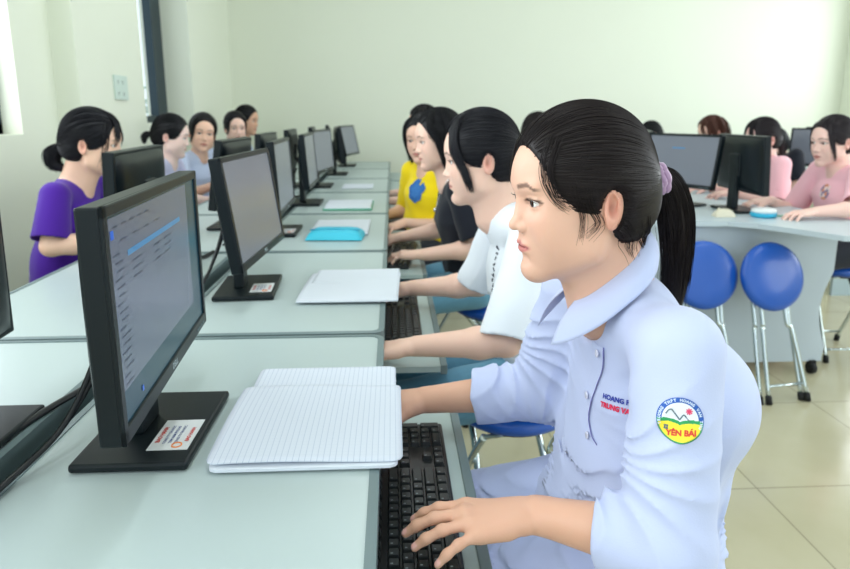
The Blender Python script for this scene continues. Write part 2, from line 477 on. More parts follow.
def body_field(c):
    F = Field(); a = lambda n: np.array(c[n], float); up = np.array([0, 0, 1.])
    pv, wa, ch, nk = a('pelvis'), a('waist'), a('chest'), a('neck')
    F.add(squash(cone(pv + (0, 0, .0), wa, .078, .068), pv, (0, 1, 0), 1.55), .03)
    F.add(squash(cone(wa, ch, .068, .080), wa, (0, 1, 0), 1.40), .04)
    F.add(squash(cone(ch, ch * .5 + nk * .5, .078, .060), ch, (0, 1, 0), 1.45), .04)
    for s in 'LR':
        F.add(cone(nk - (.01, 0, .03), a('sh' + s) - (0, 0, .018), .033, .034), .04)
    head_into(F, c['HM'], c['detail'])
    HM = np.array(c['HM']); hb = HM[:3, :3] @ np.array([-.030, 0, -.050]) + HM[:3, 3]
    F.add(cone(nk - (.005, 0, .02), hb, .050, .044), .022)
    hb2 = HM[:3, :3] @ np.array([.010, 0, -.075]) + HM[:3, 3]
    F.add(cone(nk + (.030, 0, -.035), hb2, .036, .030), .03)
    for s, sg in (('L', 1), ('R', -1)):
        sh, el, wr = a('sh' + s), a('el' + s), a('wr' + s)
        F.add(cone(sh, el, .040, .031), .02)
        mid = el + (wr - el) * .3
        F.add(cone(el, mid, .0325, .0345), .015); F.add(cone(mid, wr, .0340, .0230), .015)
        hand_into(F, wr + nrm(a('d' + s)) * .012, c['d' + s], c['n' + s], sg * -1, sc=.90 * c['hscale'], curl=c.get('curl' + s, c['curl']), pink=c.get('pink' + s, 0), spread=c.get('spread' + s, 1), nails=c.get('nail_list'), fr=c.get('fr', .95))
        kn, an = a('knee' + s), a('ank' + s); hp = pv + (0.0, sg * .085, -.0)
        F.add(cone(hp, kn, .075, .056), .03); F.add(cone(kn, an, .052, .036), .02)
        if not c['nofeet']: F.add(squash(cone(an + (.0, 0, -.035), an + (.15, 0, -.050), .036, .026), an, (0, 1, 0), 1.15), .03)
    return F

def cap_plane(f, p, n):
    p = np.array(p, f32); n = np.array(n, f32)
    return lambda P: np.maximum(f(P), (P - p) @ n)
def hollow(f, g):
    return lambda P: np.maximum(f(P), -g(P))

def folds(seed=0, amp=.004, freq=55, centers=()):
    """soft waves everywhere and creases fanning out from the given points: (centre, axis, reach, count, height)"""
    rs = np.random.RandomState(seed); ds = [nrm(rs.normal(0, 1, 3)) for _ in range(3)]; ph = rs.rand(40) * 6.28
    def g(P):
        w1 = np.sin(P @ V(9, 7, 5) + ph[1]) + .7 * np.sin(P @ V(-11, 13, 8) + ph[2]); w2 = np.sin(P @ V(15, -6, 9) + ph[3])
        out = np.zeros(len(P), f32)
        for i, d in enumerate(ds): out += .33 * np.sin(P @ V(*d) * freq * (.7 + .4 * i) + 1.6 * w1 + ph[4 + i] + w2) * (.5 + .5 * np.sin(P @ V(8 + 3 * i, -9, 6 - 4 * i) + ph[7 + i]))
        out *= amp * .8
        for j, (ct, ax, R, n, hh) in enumerate(centers):
            ax = nrm(ax); u = nrm(np.cross(ax, (.31, .9, .2))); w = np.cross(ax, u); q = P - V(*ct); r = np.sqrt(np.einsum('ij,ij->i', q, q)) + 1e-6
            th = np.arctan2(q @ V(*w), q @ V(*u)); s = np.sin(n * th + 2.0 * w1 + 14 * r + ph[12 + j])
            out += hh * ((1 - np.abs(s)) ** 1.3 - .35) * np.exp(-(r / R) ** 2) * np.clip((r - .015) / .04, 0, 1)
        return out
    return g

def shirt_field(c):
    F = Field(); a = lambda n: np.array(c[n], float)
    pv, wa, ch, nk = a('pelvis'), a('waist'), a('chest'), a('neck'); lo = c.get('loose', .012)
    F.add(squash(cone(pv + (.0, 0, .015), wa, .088 + lo, .080 + lo), pv, (0, 1, 0), 1.5), .03)
    F.add(squash(cone(wa, ch, .080 + lo, .086 + lo * .6), wa, (0, 1, 0), 1.40), .04)
    F.add(squash(cone(ch, ch * .45 + nk * .55, .084 + lo * .6, .058), ch, (0, 1, 0), 1.48), .04)
    for s in 'LR': F.add(cone(nk - (.012, 0, .035), a('sh' + s) - (0, 0, .006), .050, .044), .04)
    for s in 'LR':
        sh, el, wr = a('sh' + s), a('el' + s), a('wr' + s)
        SL = c.get('sleeve' + s, c['sleeve']); e = sh + (el - sh) * SL; d = nrm(el - sh); R = c['sleeve_r']
        if SL <= 1:
            f = cone(sh, e + d * .05, .050, R); f = cap_plane(f, e, d)
            f = hollow(f, cone(e - d * .035, e + d * .09, R - .014, R - .0075)); F.add(f, .012)
            F.sub(cone(e - d * .03, e + d * .09, R - .014, R - .0075), .002)
        else:
            d2 = nrm(wr - el); e2 = el + d2 * (SL - 1)
            F.add(cone(sh, el, .052, R), .02); F.add(cap_plane(cone(el, e2 + d2 * .03, R, R * c['cr']), e2, d2), .012)
            cf = c.get('cuff', 0)
            if cf:
                f = cap_plane(cap_plane(cone(e2 - d2 * (cf + .03), e2 + d2 * .03, R * c['cr'] + .007, R * c['cr'] + .006), e2, d2), e2 - d2 * cf, -d2)
                F.add(f, .002)
            F.sub(cone(e2 - d2 * .04, e2 + d2 * .06, R * c['cr'] - .006, R * c['cr'] - .001), .002)
    return F

def trouser_field(c):
    F = Field(); a = lambda n: np.array(c[n], float); pv = a('pelvis'); lt = c.get('leg_loose', .003)
    F.add(squash(cone(pv - (.0, .0, .0), pv + (0, 0, .03), .088 + lt * .5, .082), pv, (0, 1, 0), 1.55), .03)
    for s, sg in (('L', 1), ('R', -1)):
        kn, an = a('knee' + s), a('ank' + s); hp = pv + (0.0, sg * .085, 0)
        F.add(cone(hp, kn, .080 + lt, .060 + lt), .03); e = kn + (an - kn) * .92; d = nrm(an - kn)
        F.add(cap_plane(cone(kn, e + d * .03, .060 + lt, .050 + lt), e, d), .012)
    return F

def hair_cap(M, front=.012, low=-.035, th=.010, nape=-.075, ears=True):
    """hair volume hugging the skull, face and ears cut free"""
    F = Field(); A = lambda f, k: F.add(xf(f, M), k)
    A(ell((-.005, 0, .030), (.090 + th, .074 + th, .086 + th)), .01)
    A(ell((-.042, 0, -.020), (.055 + th, .060 + th * .7, .066)), .03)
    F.sub(xf(ell((.118, 0, -.035 + front), (.075, .088, .112)), M), .012)
    F.sub(xf(ell((.030, 0, -.100), (.060, .12, .085)), M), .02)
    F.sub(xf(lambda P: P[:, 2] - nape, M), .01)
    if ears:
        for s in (1, -1): F.sub(xf(ell((-.012, s * .088, -.016), (.023, .020, .034)), M), .006)
    return F

def fall(M, pts_local, n, spread, m=22, seed=1, wave=0):
    """a lock of n strands along a guide in head coordinates; spread = (start, mid, end) radii"""
    rs = np.random.RandomState(seed); g = bez(pts_local, 10); idx = np.linspace(0, len(g) - 1, m); g = np.stack([np.interp(idx, np.arange(len(g)), g[:, k]) for k in range(3)], 1)
    t = np.gradient(g, axis=0); t /= np.linalg.norm(t, axis=1, keepdims=True); u = np.cross(t, (0.1, 1, .05)); u /= np.linalg.norm(u, axis=1, keepdims=True); w = np.cross(t, u)
    k = np.linspace(0, 1, m); r = np.interp(k, (0, .5, 1), spread)
    an = rs.rand(n) * 2 * PI; rd = np.sqrt(rs.rand(n)); el = rs.normal(0, 1, (n, 3)) * .0015
    tw = rs.normal(0, .5, n)
    A = an[:, None] + tw[:, None] * k[None]
    P = g[None] + (np.cos(A)[..., None] * u[None] + np.sin(A)[..., None] * w[None]) * (rd[:, None] * r[None])[..., None]
    P = P + el[:, None] * k[None, :, None] * 2
    if wave: P = P + np.sin(k[None, :, None] * 14 + an[:, None, None]) * wave * k[None, :, None]
    L = .82 + .18 * rs.rand(n)
    P = np.stack([np.stack([np.interp(k * l, k, p[:, j]) for j in range(3)], 1) for p, l in zip(P, L)])
    Mn = np.array(Matrix(M)); return P @ Mn[:3, :3].T + Mn[:3, 3]

def hug(F, H, P, lo=.0008, hi=.0035):
    """lay strands on the skin or the hair below"""
    sh = P.shape; P = P.reshape(-1, 3).astype(f32); e = .0015
    U = lambda p: np.minimum(F(p), H(p))
    for _ in range(5):
        d = U(P); g = np.stack([U(P + V(e, 0, 0)) - d, U(P + V(0, e, 0)) - d, U(P + V(0, 0, e)) - d], 1); g /= np.linalg.norm(g, axis=1, keepdims=True) + 1e-9
        P = P + g * (np.clip(d, lo, hi) - d).clip(-.012, .012)[:, None]
    P = P.reshape(sh); k = np.array([.25, .5, .25])
    for _ in range(2): P[:, 1:-1] = P[:, :-2] * .25 + P[:, 1:-1] * .5 + P[:, 2:] * .25
    return P

def combed(M, F, tie, n, m=20, seed=0, part=0.0, front=.0, off=.0012):
    """strands combed over the cap F from the hairline back to the tie point"""
    rs = np.random.RandomState(seed); cen = np.array([-.005, 0, .02]); tie = np.array(tie, float); dt = nrm(tie - cen)
    out = []
    while len(out) < n:
        # start direction: anywhere on the upper skull, biased to the hairline
        th = rs.uniform(-PI, PI); el = rs.uniform(-.75, 1.5)
        v = nrm([math.cos(th) * math.cos(el), math.sin(th) * math.cos(el), math.sin(el)])
        if v @ dt > .93: continue
        p = cen + v * np.array([.096, .083, .095])
        out.append((v, p))
    v0 = np.array([o[0] for o in out]); k = np.linspace(0, 1, m)
    om = np.arccos(np.clip(v0 @ dt, -1, 1)); so = np.sin(om)
    W0 = np.sin((1 - k)[None] * om[:, None]) / so[:, None]; W1 = np.sin(k[None] * om[:, None]) / so[:, None]
    D = W0[..., None] * v0[:, None] + W1[..., None] * dt
    P = cen + D * np.array([.097, .084, .098])
    P = P + np.sin(k * PI)[None, :, None] * rs.normal(0, .0012, (n, 1, 3))
    Mn = np.array(Matrix(M)); P = P @ Mn[:3, :3].T + Mn[:3, 3]
    P = P + 0
    d = F(P[:, 0].astype(f32)); keep = np.abs(d) < .018
    P = P[keep]
    return onto(F, P, off)

def bbox_pts(c, names, pad):
    P = np.array([np.array(c[n], float) for n in names]); return P.min(0) - pad, P.max(0) + pad
EXPO = -0.45
# ------------------------------------------------------------------ materials of the place
M_wall = mat('wall_paint', (230, 234, 216), rough=.85, bump=.05, bscale=120)
M_ceil = mat('ceiling_paint', (232, 236, 232), rough=.9)
M_top = mat('worktop_laminate', (178, 193, 192), rough=.32, vary=.03, bscale=8, spec=.5)
M_band = mat('grey_edge_band', (108, 126, 128), rough=.4)
M_panel = mat('grey_board', (176, 196, 202), rough=.5, vary=.03, bscale=5)
M_tray = mat('tray_laminate', (172, 190, 188), rough=.35, vary=.03, bscale=20)
M_black = mat('black_plastic', (12, 22, 26), rough=.42, bump=.1, bscale=900, spec=.3)
M_blackgloss = mat('black_gloss_plastic', (9, 20, 25), rough=.36, spec=.3)
M_key = mat('key_plastic', (26, 32, 34), rough=.42, bump=.08, bscale=700)
M_case = mat('keyboard_case', (17, 21, 23), rough=.4)
M_leg = mat('white_key_print', (120, 130, 134), rough=.6)
M_cable = mat('black_cable', (14, 18, 20), rough=.45)
M_blue = mat('blue_vinyl', (22, 84, 178), rough=.3, bump=.12, bscale=300, coat=.2)
M_steel = mat('chromed_tube', (206, 216, 216), rough=.16, metal=.9)
M_rub = mat('black_rubber', (16, 17, 18), rough=.7)
M_paper = mat('white_paper', (218, 225, 234), rough=.75, bump=.05, bscale=200)
M_frame = mat('dark_window_frame', (40, 58, 66), rough=.4, metal=.3)

def ruled(name, along):
    m = mat(name, (226, 233, 242), rough=.75)
    nt = m.node_tree; b = nt.nodes['Principled BSDF']; tc = nt.nodes.new('ShaderNodeTexCoord'); sp = nt.nodes.new('ShaderNodeSeparateXYZ')
    nt.links.new(tc.outputs['Object'], sp.inputs[0])
    def line(out, step, w):
        a = nt.nodes.new('ShaderNodeMath'); a.operation = 'MULTIPLY'; a.inputs[1].default_value = 1 / step; nt.links.new(out, a.inputs[0])
        f = nt.nodes.new('ShaderNodeMath'); f.operation = 'FRACT'; nt.links.new(a.outputs[0], f.inputs[0])
        l = nt.nodes.new('ShaderNodeMath'); l.operation = 'LESS_THAN'; l.inputs[1].default_value = w; nt.links.new(f.outputs[0], l.inputs[0]); return l.outputs[0]
    a = line(sp.outputs[0], .0082, .13); c = line(sp.outputs[1], .0082, .05)
    h = nt.nodes.new('ShaderNodeMath'); h.operation = 'MULTIPLY'; h.inputs[1].default_value = .35; nt.links.new(c, h.inputs[0])
    mxm = nt.nodes.new('ShaderNodeMath'); mxm.operation = 'MAXIMUM'; nt.links.new(a, mxm.inputs[0]); nt.links.new(h.outputs[0], mxm.inputs[1])
    mx = nt.nodes.new('ShaderNodeMix'); mx.data_type = 'RGBA'; mx.inputs['A'].default_value = lin((214, 221, 232)); mx.inputs['B'].default_value = lin((190, 200, 216))
    nt.links.new(mxm.outputs[0], mx.inputs['Factor']); nt.links.new(mx.outputs['Result'], b.inputs['Base Color'])
    return m
M_ruled = ruled('ruled_paper', 0)

def floor_mat():
    m = mat('glossy_floor_tile', (214, 212, 190), rough=.16, spec=.5)
    nt = m.node_tree; b = nt.nodes['Principled BSDF']; tc = nt.nodes.new('ShaderNodeTexCoord')
    br = nt.nodes.new('ShaderNodeTexBrick'); br.offset = 0; br.squash = 1
    br.inputs['Scale'].default_value = 1; br.inputs['Brick Width'].default_value = .6; br.inputs['Row Height'].default_value = .6; br.inputs['Mortar Size'].default_value = .0025
    br.inputs['Color1'].default_value = lin((196, 190, 160)); br.inputs['Color2'].default_value = lin((190, 184, 156)); br.inputs['Mortar'].default_value = lin((150, 145, 122))
    nz = nt.nodes.new('ShaderNodeTexNoise'); nz.inputs['Scale'].default_value = 6; nz.inputs['Detail'].default_value = 8
    mx = nt.nodes.new('ShaderNodeMix'); mx.data_type = 'RGBA'; mx.blend_type = 'MULTIPLY'; mx.inputs['B'].default_value = (.86, .85, .8, 1)
    nt.links.new(tc.outputs['Object'], br.inputs['Vector']); nt.links.new(tc.outputs['Object'], nz.inputs['Vector'])
    nt.links.new(nz.outputs['Fac'], mx.inputs['Factor']); nt.links.new(br.outputs['Color'], mx.inputs['A']); nt.links.new(mx.outputs['Result'], b.inputs['Base Color'])
    return m

def text_mesh(body, size, bold=0):
    """flat lettering as verts + polys (centred)"""
    cu = bpy.data.curves.new('lettering', 'FONT'); cu.body = body; cu.size = size; cu.align_x = 'CENTER'; cu.align_y = 'CENTER'; cu.offset = bold; cu.resolution_u = 2
    o = bpy.data.objects.new('lettering', cu); C.objects.link(o)
    dg = bpy.context.evaluated_depsgraph_get(); me = o.evaluated_get(dg).to_mesh()
    me.calc_loop_triangles(); vs = [v.co.copy() for v in me.vertices]; ps = [tuple(t.vertices) for t in me.loop_triangles]
    o.evaluated_get(dg).to_mesh_clear(); bpy.data.objects.remove(o); bpy.data.curves.remove(cu)
    return vs, ps
def add_text(mb, body, size, fn, bold=0):
    vs, ps = text_mesh(body, size, bold); nv = [mb.bm.verts.new(fn(v.x, v.y)) for v in vs]
    for p in ps:
        try: mb.bm.faces.new([nv[i] for i in p]).material_index = mb.mi
        except ValueError: pass

# ------------------------------------------------------------------ monitor
SCR = {
 'list': [mat('screen_window', (84, 92, 108), rough=.25, emit=(118, 126, 150), estr=.22), mat('screen_desktop', (12, 50, 66), rough=.25, emit=(16, 84, 108), estr=.16),
          mat('screen_bar', (60, 120, 165), rough=.25, emit=(70, 130, 185), estr=.3), mat('screen_text', (52, 62, 84), rough=.3), mat('screen_blue', (30, 90, 190), rough=.3, emit=(30, 90, 200), estr=.3)],
 'plain': [mat('screen_grey', (100, 106, 116), rough=.25, emit=(135, 140, 152), estr=.26), mat('screen_desktop', (14, 60, 78))]}
def make_monitor(mode='plain', yaw=0, tilt=6, sticker=True, cable=True, back_logo=True, panel_dx=.03, col=None):
    root = empty('computer_monitor')
    b = MB(); b.box((-.078, -.112, 0), (.078, .112, .012), bev=.004); b.build('stand_base', M_black, root)
    n = MB(); n.box((-.035, -.034, .010), (-.008, .034, .26), bev=.006, M=Matrix.Shear('XZ', 4, (0, 0)) if False else None); n.build('stand_neck', M_black, root)
    P = T(panel_dx, 0, .235) @ Matrix.Rotation(math.radians(yaw), 4, 'Z') @ Matrix.Rotation(math.radians(-tilt), 4, 'Y')
    W, Hh = .2225, .1375
    k = MB(); k.box((-.026, -W, -Hh), (.0, W, Hh), bev=.003)
    k.grid(lambda u, v: (-.024 - .022 * (max(0, 1 - abs(2 * u - 1) ** 5) * max(0, 1 - abs(2 * v - 1) ** 5)) ** .6, (-W + .006) + (2 * W - .012) * u, (-Hh + .006) + (2 * Hh - .012) * v), 24, 18)
    # bezel rim
    for (a, c) in (((-.002, -W, -Hh), (.0035, W, -Hh + .020)), ((-.002, -W, Hh - .013), (.0035, W, Hh)), ((-.002, -W, -Hh), (.0035, -W + .013, Hh)), ((-.002, W - .013, -Hh), (.0035, W, Hh))): k.box(a, c, bev=.0012, seg=1)
    k.box((-.055, -.05, -.06), (-.030, .05, .05), bev=.008)
    pn = k.build('display_panel', M_blackgloss, root); pn.matrix_local = P
    s = MB(); y0, y1, z0, z1 = -W + .012, W - .012, -Hh + .019, Hh - .012
    X = .0006
    if mode == 'list':
        s.mi = 1; s.quad((X, y0, z0), (X, y1, z0), (X, y1, z1), (X, y0, z1))
        s.mi = 0; a0, a1, b0 = y0 + .006, y1 - .062, z0 + .040; s.quad((X + .0003, a0, b0), (X + .0003, a1, b0), (X + .0003, a1, z1 - .004), (X + .0003, a0, z1 - .004))
        s.mi = 2; s.quad((X + .0006, a0 + .055, z1 - .056), (X + .0006, a1 - .05, z1 - .056), (X + .0006, a1 - .05, z1 - .049), (X + .0006, a0 + .055, z1 - .049))
        s.mi = 3; r = random.Random(3)
        def dash(y, z, l, h=.0016): s.quad((X + .0008, y, z), (X + .0008, y + l, z), (X + .0008, y + l, z + h), (X + .0008, y, z + h))
        for i in range(5): dash(a0 + .012 + .03 * i, z1 - .016, .016)
        for i in range(4): dash(a0 + .035 + .045 * i, z1 - .034, .02)
        for i in range(17): dash(a0 + .008 + .004 * (i % 3), z1 - .048 - .0095 * i, .018 + .012 * r.random())
        for i in range(3):
            for q in (.06, .15, .2): dash(a0 + q + .01, z1 - .066 - .010 * i, .022 + .02 * r.random())
        s.mi = 4; s.quad((X + .0008, a0 + .004, z1 - .028), (X + .0008, a0 + .014, z1 - .028), (X + .0008, a0 + .014, z1 - .018), (X + .0008, a0 + .004, z1 - .018))
        s.quad((X + .0009, a0 + .06, z0 + .014), (X + .0009, a0 + .066, z0 + .014), (X + .0009, a0 + .066, z0 + .021), (X + .0009, a0 + .06, z0 + .021))
        ms = SCR['list']
    else:
        s.mi = 0; s.quad((X, y0, z0), (X, y1, z0), (X, y1, z1), (X, y0, z1)); ms = SCR['plain']
        if mode == 'caption':
            s.mi = 2; ms = SCR['plain'] + [SCR['list'][2]]; s.quad((X + .0004, -.06, .06), (X + .0004, .02, .06), (X + .0004, .02, .066), (X + .0004, -.06, .066))
    s.build('screen', ms, pn)
    lg = MB(); add_text(lg, 'DELL', .013, lambda x, y: (.0039, x, -Hh + .010 + y), .0002); lg.build('maker_mark', mat('pale_print', (190, 205, 210), rough=.5), pn)
    v = MB(); v.box((-.031, -.155, Hh - .034), (-.0195, .155, Hh - .028)); v.build('vent_slot', mat('slot_black', (4, 8, 10), rough=.6), pn)
    if back_logo:
        q = MB(); q.tube([(-.0455, .016 * math.cos(a), .04 + .016 * math.sin(a)) for a in [2 * PI * i / 24 for i in range(24)]], .0010, 6, closed=True)
        add_text(q, 'DELL', .010, lambda x, y: (-.0458, -x, .04 + y), .0002); q.build('maker_emblem', mat('grey_print', (70, 92, 100), rough=.4), pn)
    bt = MB()
    for i in range(4): bt.box((.003, W - .075 + .014 * i, -Hh + .006), (.0045, W - .066 + .014 * i, -Hh + .009))
    bt.build('control_buttons', mat('button_grey', (90, 108, 114), rough=.4), pn)
    if sticker:
        t = MB(); t.mi = 0; t.box((.012, -.078, .012), (.068, .008, .0126))
        t.mi = 1
        for xx in (.020, .060):
            t.quad((xx - .0028, -.072, .0129), (xx + .0012, -.072, .0129), (xx + .0012, .000, .0129), (xx - .0028, .000, .0129)) if False else add_text(t, 'BAO HANH', .0085 if xx < .04 else .0075, lambda x, y, xx=xx: (xx - y, -.036 + x, .0130), .0003)
        t.mi = 2
        for xx in (.030, .038, .046): add_text(t, 'CONG TY TIN HOC' if xx != .038 else 'TEM NIEM PHONG', .0058, lambda x, y, xx=xx: (xx - y, -.036 + x, .0130), .0001)
        t.mi = 3; t.tube([(.050 + .0065 * math.cos(a), -.066 + .0065 * math.sin(a), .0130) for a in [2 * PI * i / 20 for i in range(20)]], .0011, 5, closed=True)
        t.build('base_sticker', [mat('sticker_white', (208, 212, 212), rough=.5), mat('sticker_red', (200, 60, 50), rough=.5), mat('sticker_blue', (60, 80, 140), rough=.5), mat('sticker_orange', (220, 130, 70), rough=.5)], root)
    if cable:
        c = MB(); c.tube(bez([(-.05, -.02, .19), (-.075, -.03, .11), (-.10, -.08, .045), (-.135, -.15, .012), (-.145, -.26, .006)], 8), .0042, 8)
        c.tube(bez([(-.05, .02, .19), (-.08, .00, .10), (-.11, -.06, .035), (-.140, -.15, .006), (-.155, -.27, .006)], 8), .0034, 8); c.build('power_cable', M_cable, root)
    return root

# ------------------------------------------------------------------ keyboard (long side along Y, user on +X), top z=.020
def make_keyboard(single):
    root = empty('keyboard')
    b = MB(); b.box((-.068, -.222, 0), (.068, .222, .013), bev=.004); b.build('key_case', M_case, root)
    U = .0188; rows = []
    x0 = -.056
    def key(y, x, w=1, h=1): rows.append((y, x, w, h))
    Y0 = .212   # user's left is -Y for a user looking to -X ... numpad towards +Y
    L = -.213
    # function row
    f = [0, 2, 3, 4, 5, 6.5, 7.5, 8.5, 9.5, 11, 12, 13, 14, 15.4, 16.4, 17.4]
    for q in f: key(q, 0)
    for i in range(13): key(i, 1.35)
    key(13, 1.35, 2)
    key(0, 2.35, 1.5)
    for i in range(12): key(1.5 + i, 2.35)
    key(13.5, 2.35, 1.5); key(0, 3.35, 1.75)
    for i in range(11): key(1.75 + i, 3.35)
    key(12.75, 3.35, 2.25); key(0, 4.35, 2.25)
    for i in range(10): key(2.25 + i, 4.35)
    key(12.25, 4.35, 2.75)
    for q, w in ((0, 1.25), (1.25, 1.25), (2.5, 1.25), (3.75, 6.25), (10, 1.25), (11.25, 1.25), (12.5, 1.25), (13.75, 1.25)): key(q, 5.35, w)
    for r_ in (1.35, 2.35):
        for i in range(3): key(15.4 + i, r_)
    key(16.4, 4.35)
    for i in range(3): key(15.4 + i, 5.35)
    for r_ in (1.35, 2.35, 3.35, 4.35):
        for i in range(3): key(18.8 + i, r_)
    for i in range(1): key(21.8, 1.35)
    key(21.8, 2.35, 1, 2); key(21.8, 4.35, 1, 2); key(18.8, 5.35, 2); key(20.8, 5.35)
    U = .426 / 22.8; Ux = .0187
    def kbox(mb, y, x, w, h):
        a = (x0 + x * Ux + .0008, L + y * U + .0008); e = (x0 + (x + h) * Ux - .0012, L + (y + w) * U - .0012)
        A = [mb.bm.verts.new((p, q, .012)) for p, q in ((a[0], a[1]), (e[0], a[1]), (e[0], e[1]), (a[0], e[1]))]
        i_ = .0022
        B = [mb.bm.verts.new((p, q, .0205)) for p, q in ((a[0] + i_, a[1] + i_), (e[0] - i_, a[1] + i_), (e[0] - i_, e[1] - i_), (a[0] + i_, e[1] - i_))]
        mb.bm.faces.new(B); mb.bm.faces.new(A[::-1])
        for i in range(4): mb.bm.faces.new((A[i], A[(i + 1) % 4], B[(i + 1) % 4], B[i]))
        # pale legend mark
        lx, ly = a[0] + .0042, a[1] + .0045
        old = mb.mi; mb.mi = 1; mb.quad((lx, ly, .0207), (lx + .0032, ly, .0207), (lx + .0032, ly + .0022, .0207), (lx, ly + .0022, .0207)); mb.mi = old
    if single:
        rest = MB(); n = 0
        for r_ in rows:
            if n < 100: m_ = MB(); kbox(m_, *r_); m_.build('key', [M_key, M_leg], root); n += 1
            else: kbox(rest, *r_)
        tag(rest.build('keys', [M_key, M_leg], root), kind='stuff')
    else:
        m_ = MB()
        for r_ in rows: kbox(m_, *r_)
        m_.build('keys', [M_key, M_leg], root)
    return root

# ------------------------------------------------------------------ desk: spans y 0..L, x from -D (back) to 0 (user side)
def make_desk(L=.832, D=.485, tray=.145, left=False):
    root = empty('computer_desk'); r = .028; sx = 1
    def out(x0, x1, y0, y1, r, n=6):
        p = [(x0, y0)]
        for (cx, cy, a0) in ((x1 - r, y0 + r, -90), (x1 - r, y1 - r, 0)):
            for i in range(n + 1): a = math.radians(a0 + 90 * i / n); p.append((cx + r * math.cos(a), cy + r * math.sin(a)))
        p.append((x0, y1)); return p
    t = MB(); t.prism(out(-D + .012, -.013, .013, L - .013, .018), .728, .750); t.build('worktop', M_top, root)
    e = MB(); a = out(-D, 0, 0, L, r); b = out(-D + .012, -.013, .013, L - .013, .018)
    n = len(a); vs = {}
    for nm, pts, z in (('ob', a, .716), ('ot', a, .751), ('it', b, .752), ('ib', b, .716)): vs[nm] = [e.bm.verts.new((p[0], p[1], z)) for p in pts]
    for i in range(n):
        j = (i + 1) % n
        for p, q in (('ob', 'ot'), ('ot', 'it'), ('it', 'ib'), ('ib', 'ob')): e.bm.faces.new((vs[p][i], vs[p][j], vs[q][j], vs[q][i]))
    e.build('edge_band', M_band, root)
    for y in (.03, L - .048):
        s = MB(); s.box((-D + .02, y, .03), (-.05, y + .018, .716), bev=.001); s.build('side_panel', M_panel, root)
    k = MB(); k.box((-D + .03, .05, .30), (-D + .045, L - .05, .716)); k.build('modesty_panel', M_panel, root)
    t = MB(); t.box((-.30, .055, .632), (tray - .016, L - .055, .646)); t.mi = 1; t.box((tray - .016, .055, .626), (tray, L - .055, .649), bev=.002)
    t.mi = 2
    for y in (.050, L - .060): t.box((-.30, y, .646), (-.06, y + .010, .690))
    t.build('keyboard_tray', [M_tray, M_band, M_steel], root)
    for y in (.035, L - .06):
        for x in (-D + .03, -.09): f = MB(); f.box((x, y, 0), (x + .04, y + .025, .03)); f.build('foot', M_rub, root)
    return root

# ------------------------------------------------------------------ folding stool with round padded seat
def make_stool(open_=True):
    root = empty('folding_stool')
    s = MB(); s.lathe([(.02, .432), (.135, .432), (.150, .440), (.155, .452), (.150, .466), (.130, .474), (.06, .477), (.01, .477)], 44); s.build('seat', M_blue, root)
    p = MB(); p.lathe([(.01, .424), (.125, .424), (.130, .432), (.01, .432)], 36); p.build('seat_underside', M_rub, root)
    a = .155
    for sg, ox in ((1, .095), (-1, .115)):
        for y in (-1, 1):
            yy = y * ox
            f = MB(); f.tube(bez([(sg * .10, yy, .425), (sg * .02, yy, .33), (-sg * .06, yy * 1.1, .19), (-sg * a, yy * 1.2, .025)], 6), .0095, 10); L_ = f.build('leg', M_steel, root)
            c = MB(); c.tube([(-sg * a * .99, yy * 1.2, .035), (-sg * (a + .006), yy * 1.2, .0)], .0135, 10); c.build('rubber_foot', M_rub, L_)
        c = MB(); c.tube([(-sg * .135, -ox * 1.17, .06), (-sg * .135, ox * 1.17, .06)], .0065, 8); c.build('foot_bar', M_steel, root)
        c = MB(); c.tube([(sg * .10, -ox, .425), (sg * .10, ox, .425)], .0065, 8); c.build('seat_bar', M_steel, root)
    return root
def make_folded_stool():
    """folded flat, standing on its feet: lies in the XZ plane, seat upright at the top"""
    root = empty('folded_stool')
    s = MB(); s.lathe([(.02, -.022), (.130, -.022), (.147, -.014), (.152, 0), (.147, .013), (.125, .022), (.06, .025), (.01, .025)], 48, M=T(0, -.012, .545, rx=PI / 2)); s.build('seat', M_blue, root)
    s = MB(); s.lathe([(.01, -.032), (.12, -.032), (.125, -.022), (.01, -.022)], 36, M=T(0, -.012, .545, rx=PI / 2)); s.build('seat_underside', M_rub, root)
    for i, (x0, x1, dy) in enumerate(((-.085, -.105, .0), (-.060, -.075, -.016), (.060, .115, -.016), (.085, .098, .0))):
        f = MB(); f.tube(bez([(x0, .018 + dy, .50), (x0, .018 + dy, .34), (x0 * .6 + x1 * .4 , .016 + dy, .30), (x1, .010 + dy, .02)], 6), .0095, 10); L_ = f.build('leg', M_steel, root)
        c = MB(); c.tube([(x1, .010 + dy, .035), (x1, .010 + dy, 0)], .0135, 10); c.build('rubber_foot', M_rub, L_)
    c = MB(); c.tube([(-.074, -.005, .075), (.105, -.005, .075)], .0065, 8); c.build('foot_bar', M_steel, root)
    return root
def make_mouse():
    root = empty('computer_mouse')
    b = MB(); b.grid(lambda u, v: (-.052 + .104 * u, -.030 + .060 * v, .034 * max(0, (1 - abs(2 * u - 1) ** 2.6)) ** .5 * max(0, (1 - abs(2 * v - 1) ** 3)) ** .5), 20, 16)
    b.build('mouse_shell', M_black, root, smooth=True)
    w = MB(); w.tube([(-.028, -.004, .030), (-.028, .004, .030)], .007, 14); w.build('scroll_wheel', M_rub, root)
    return root
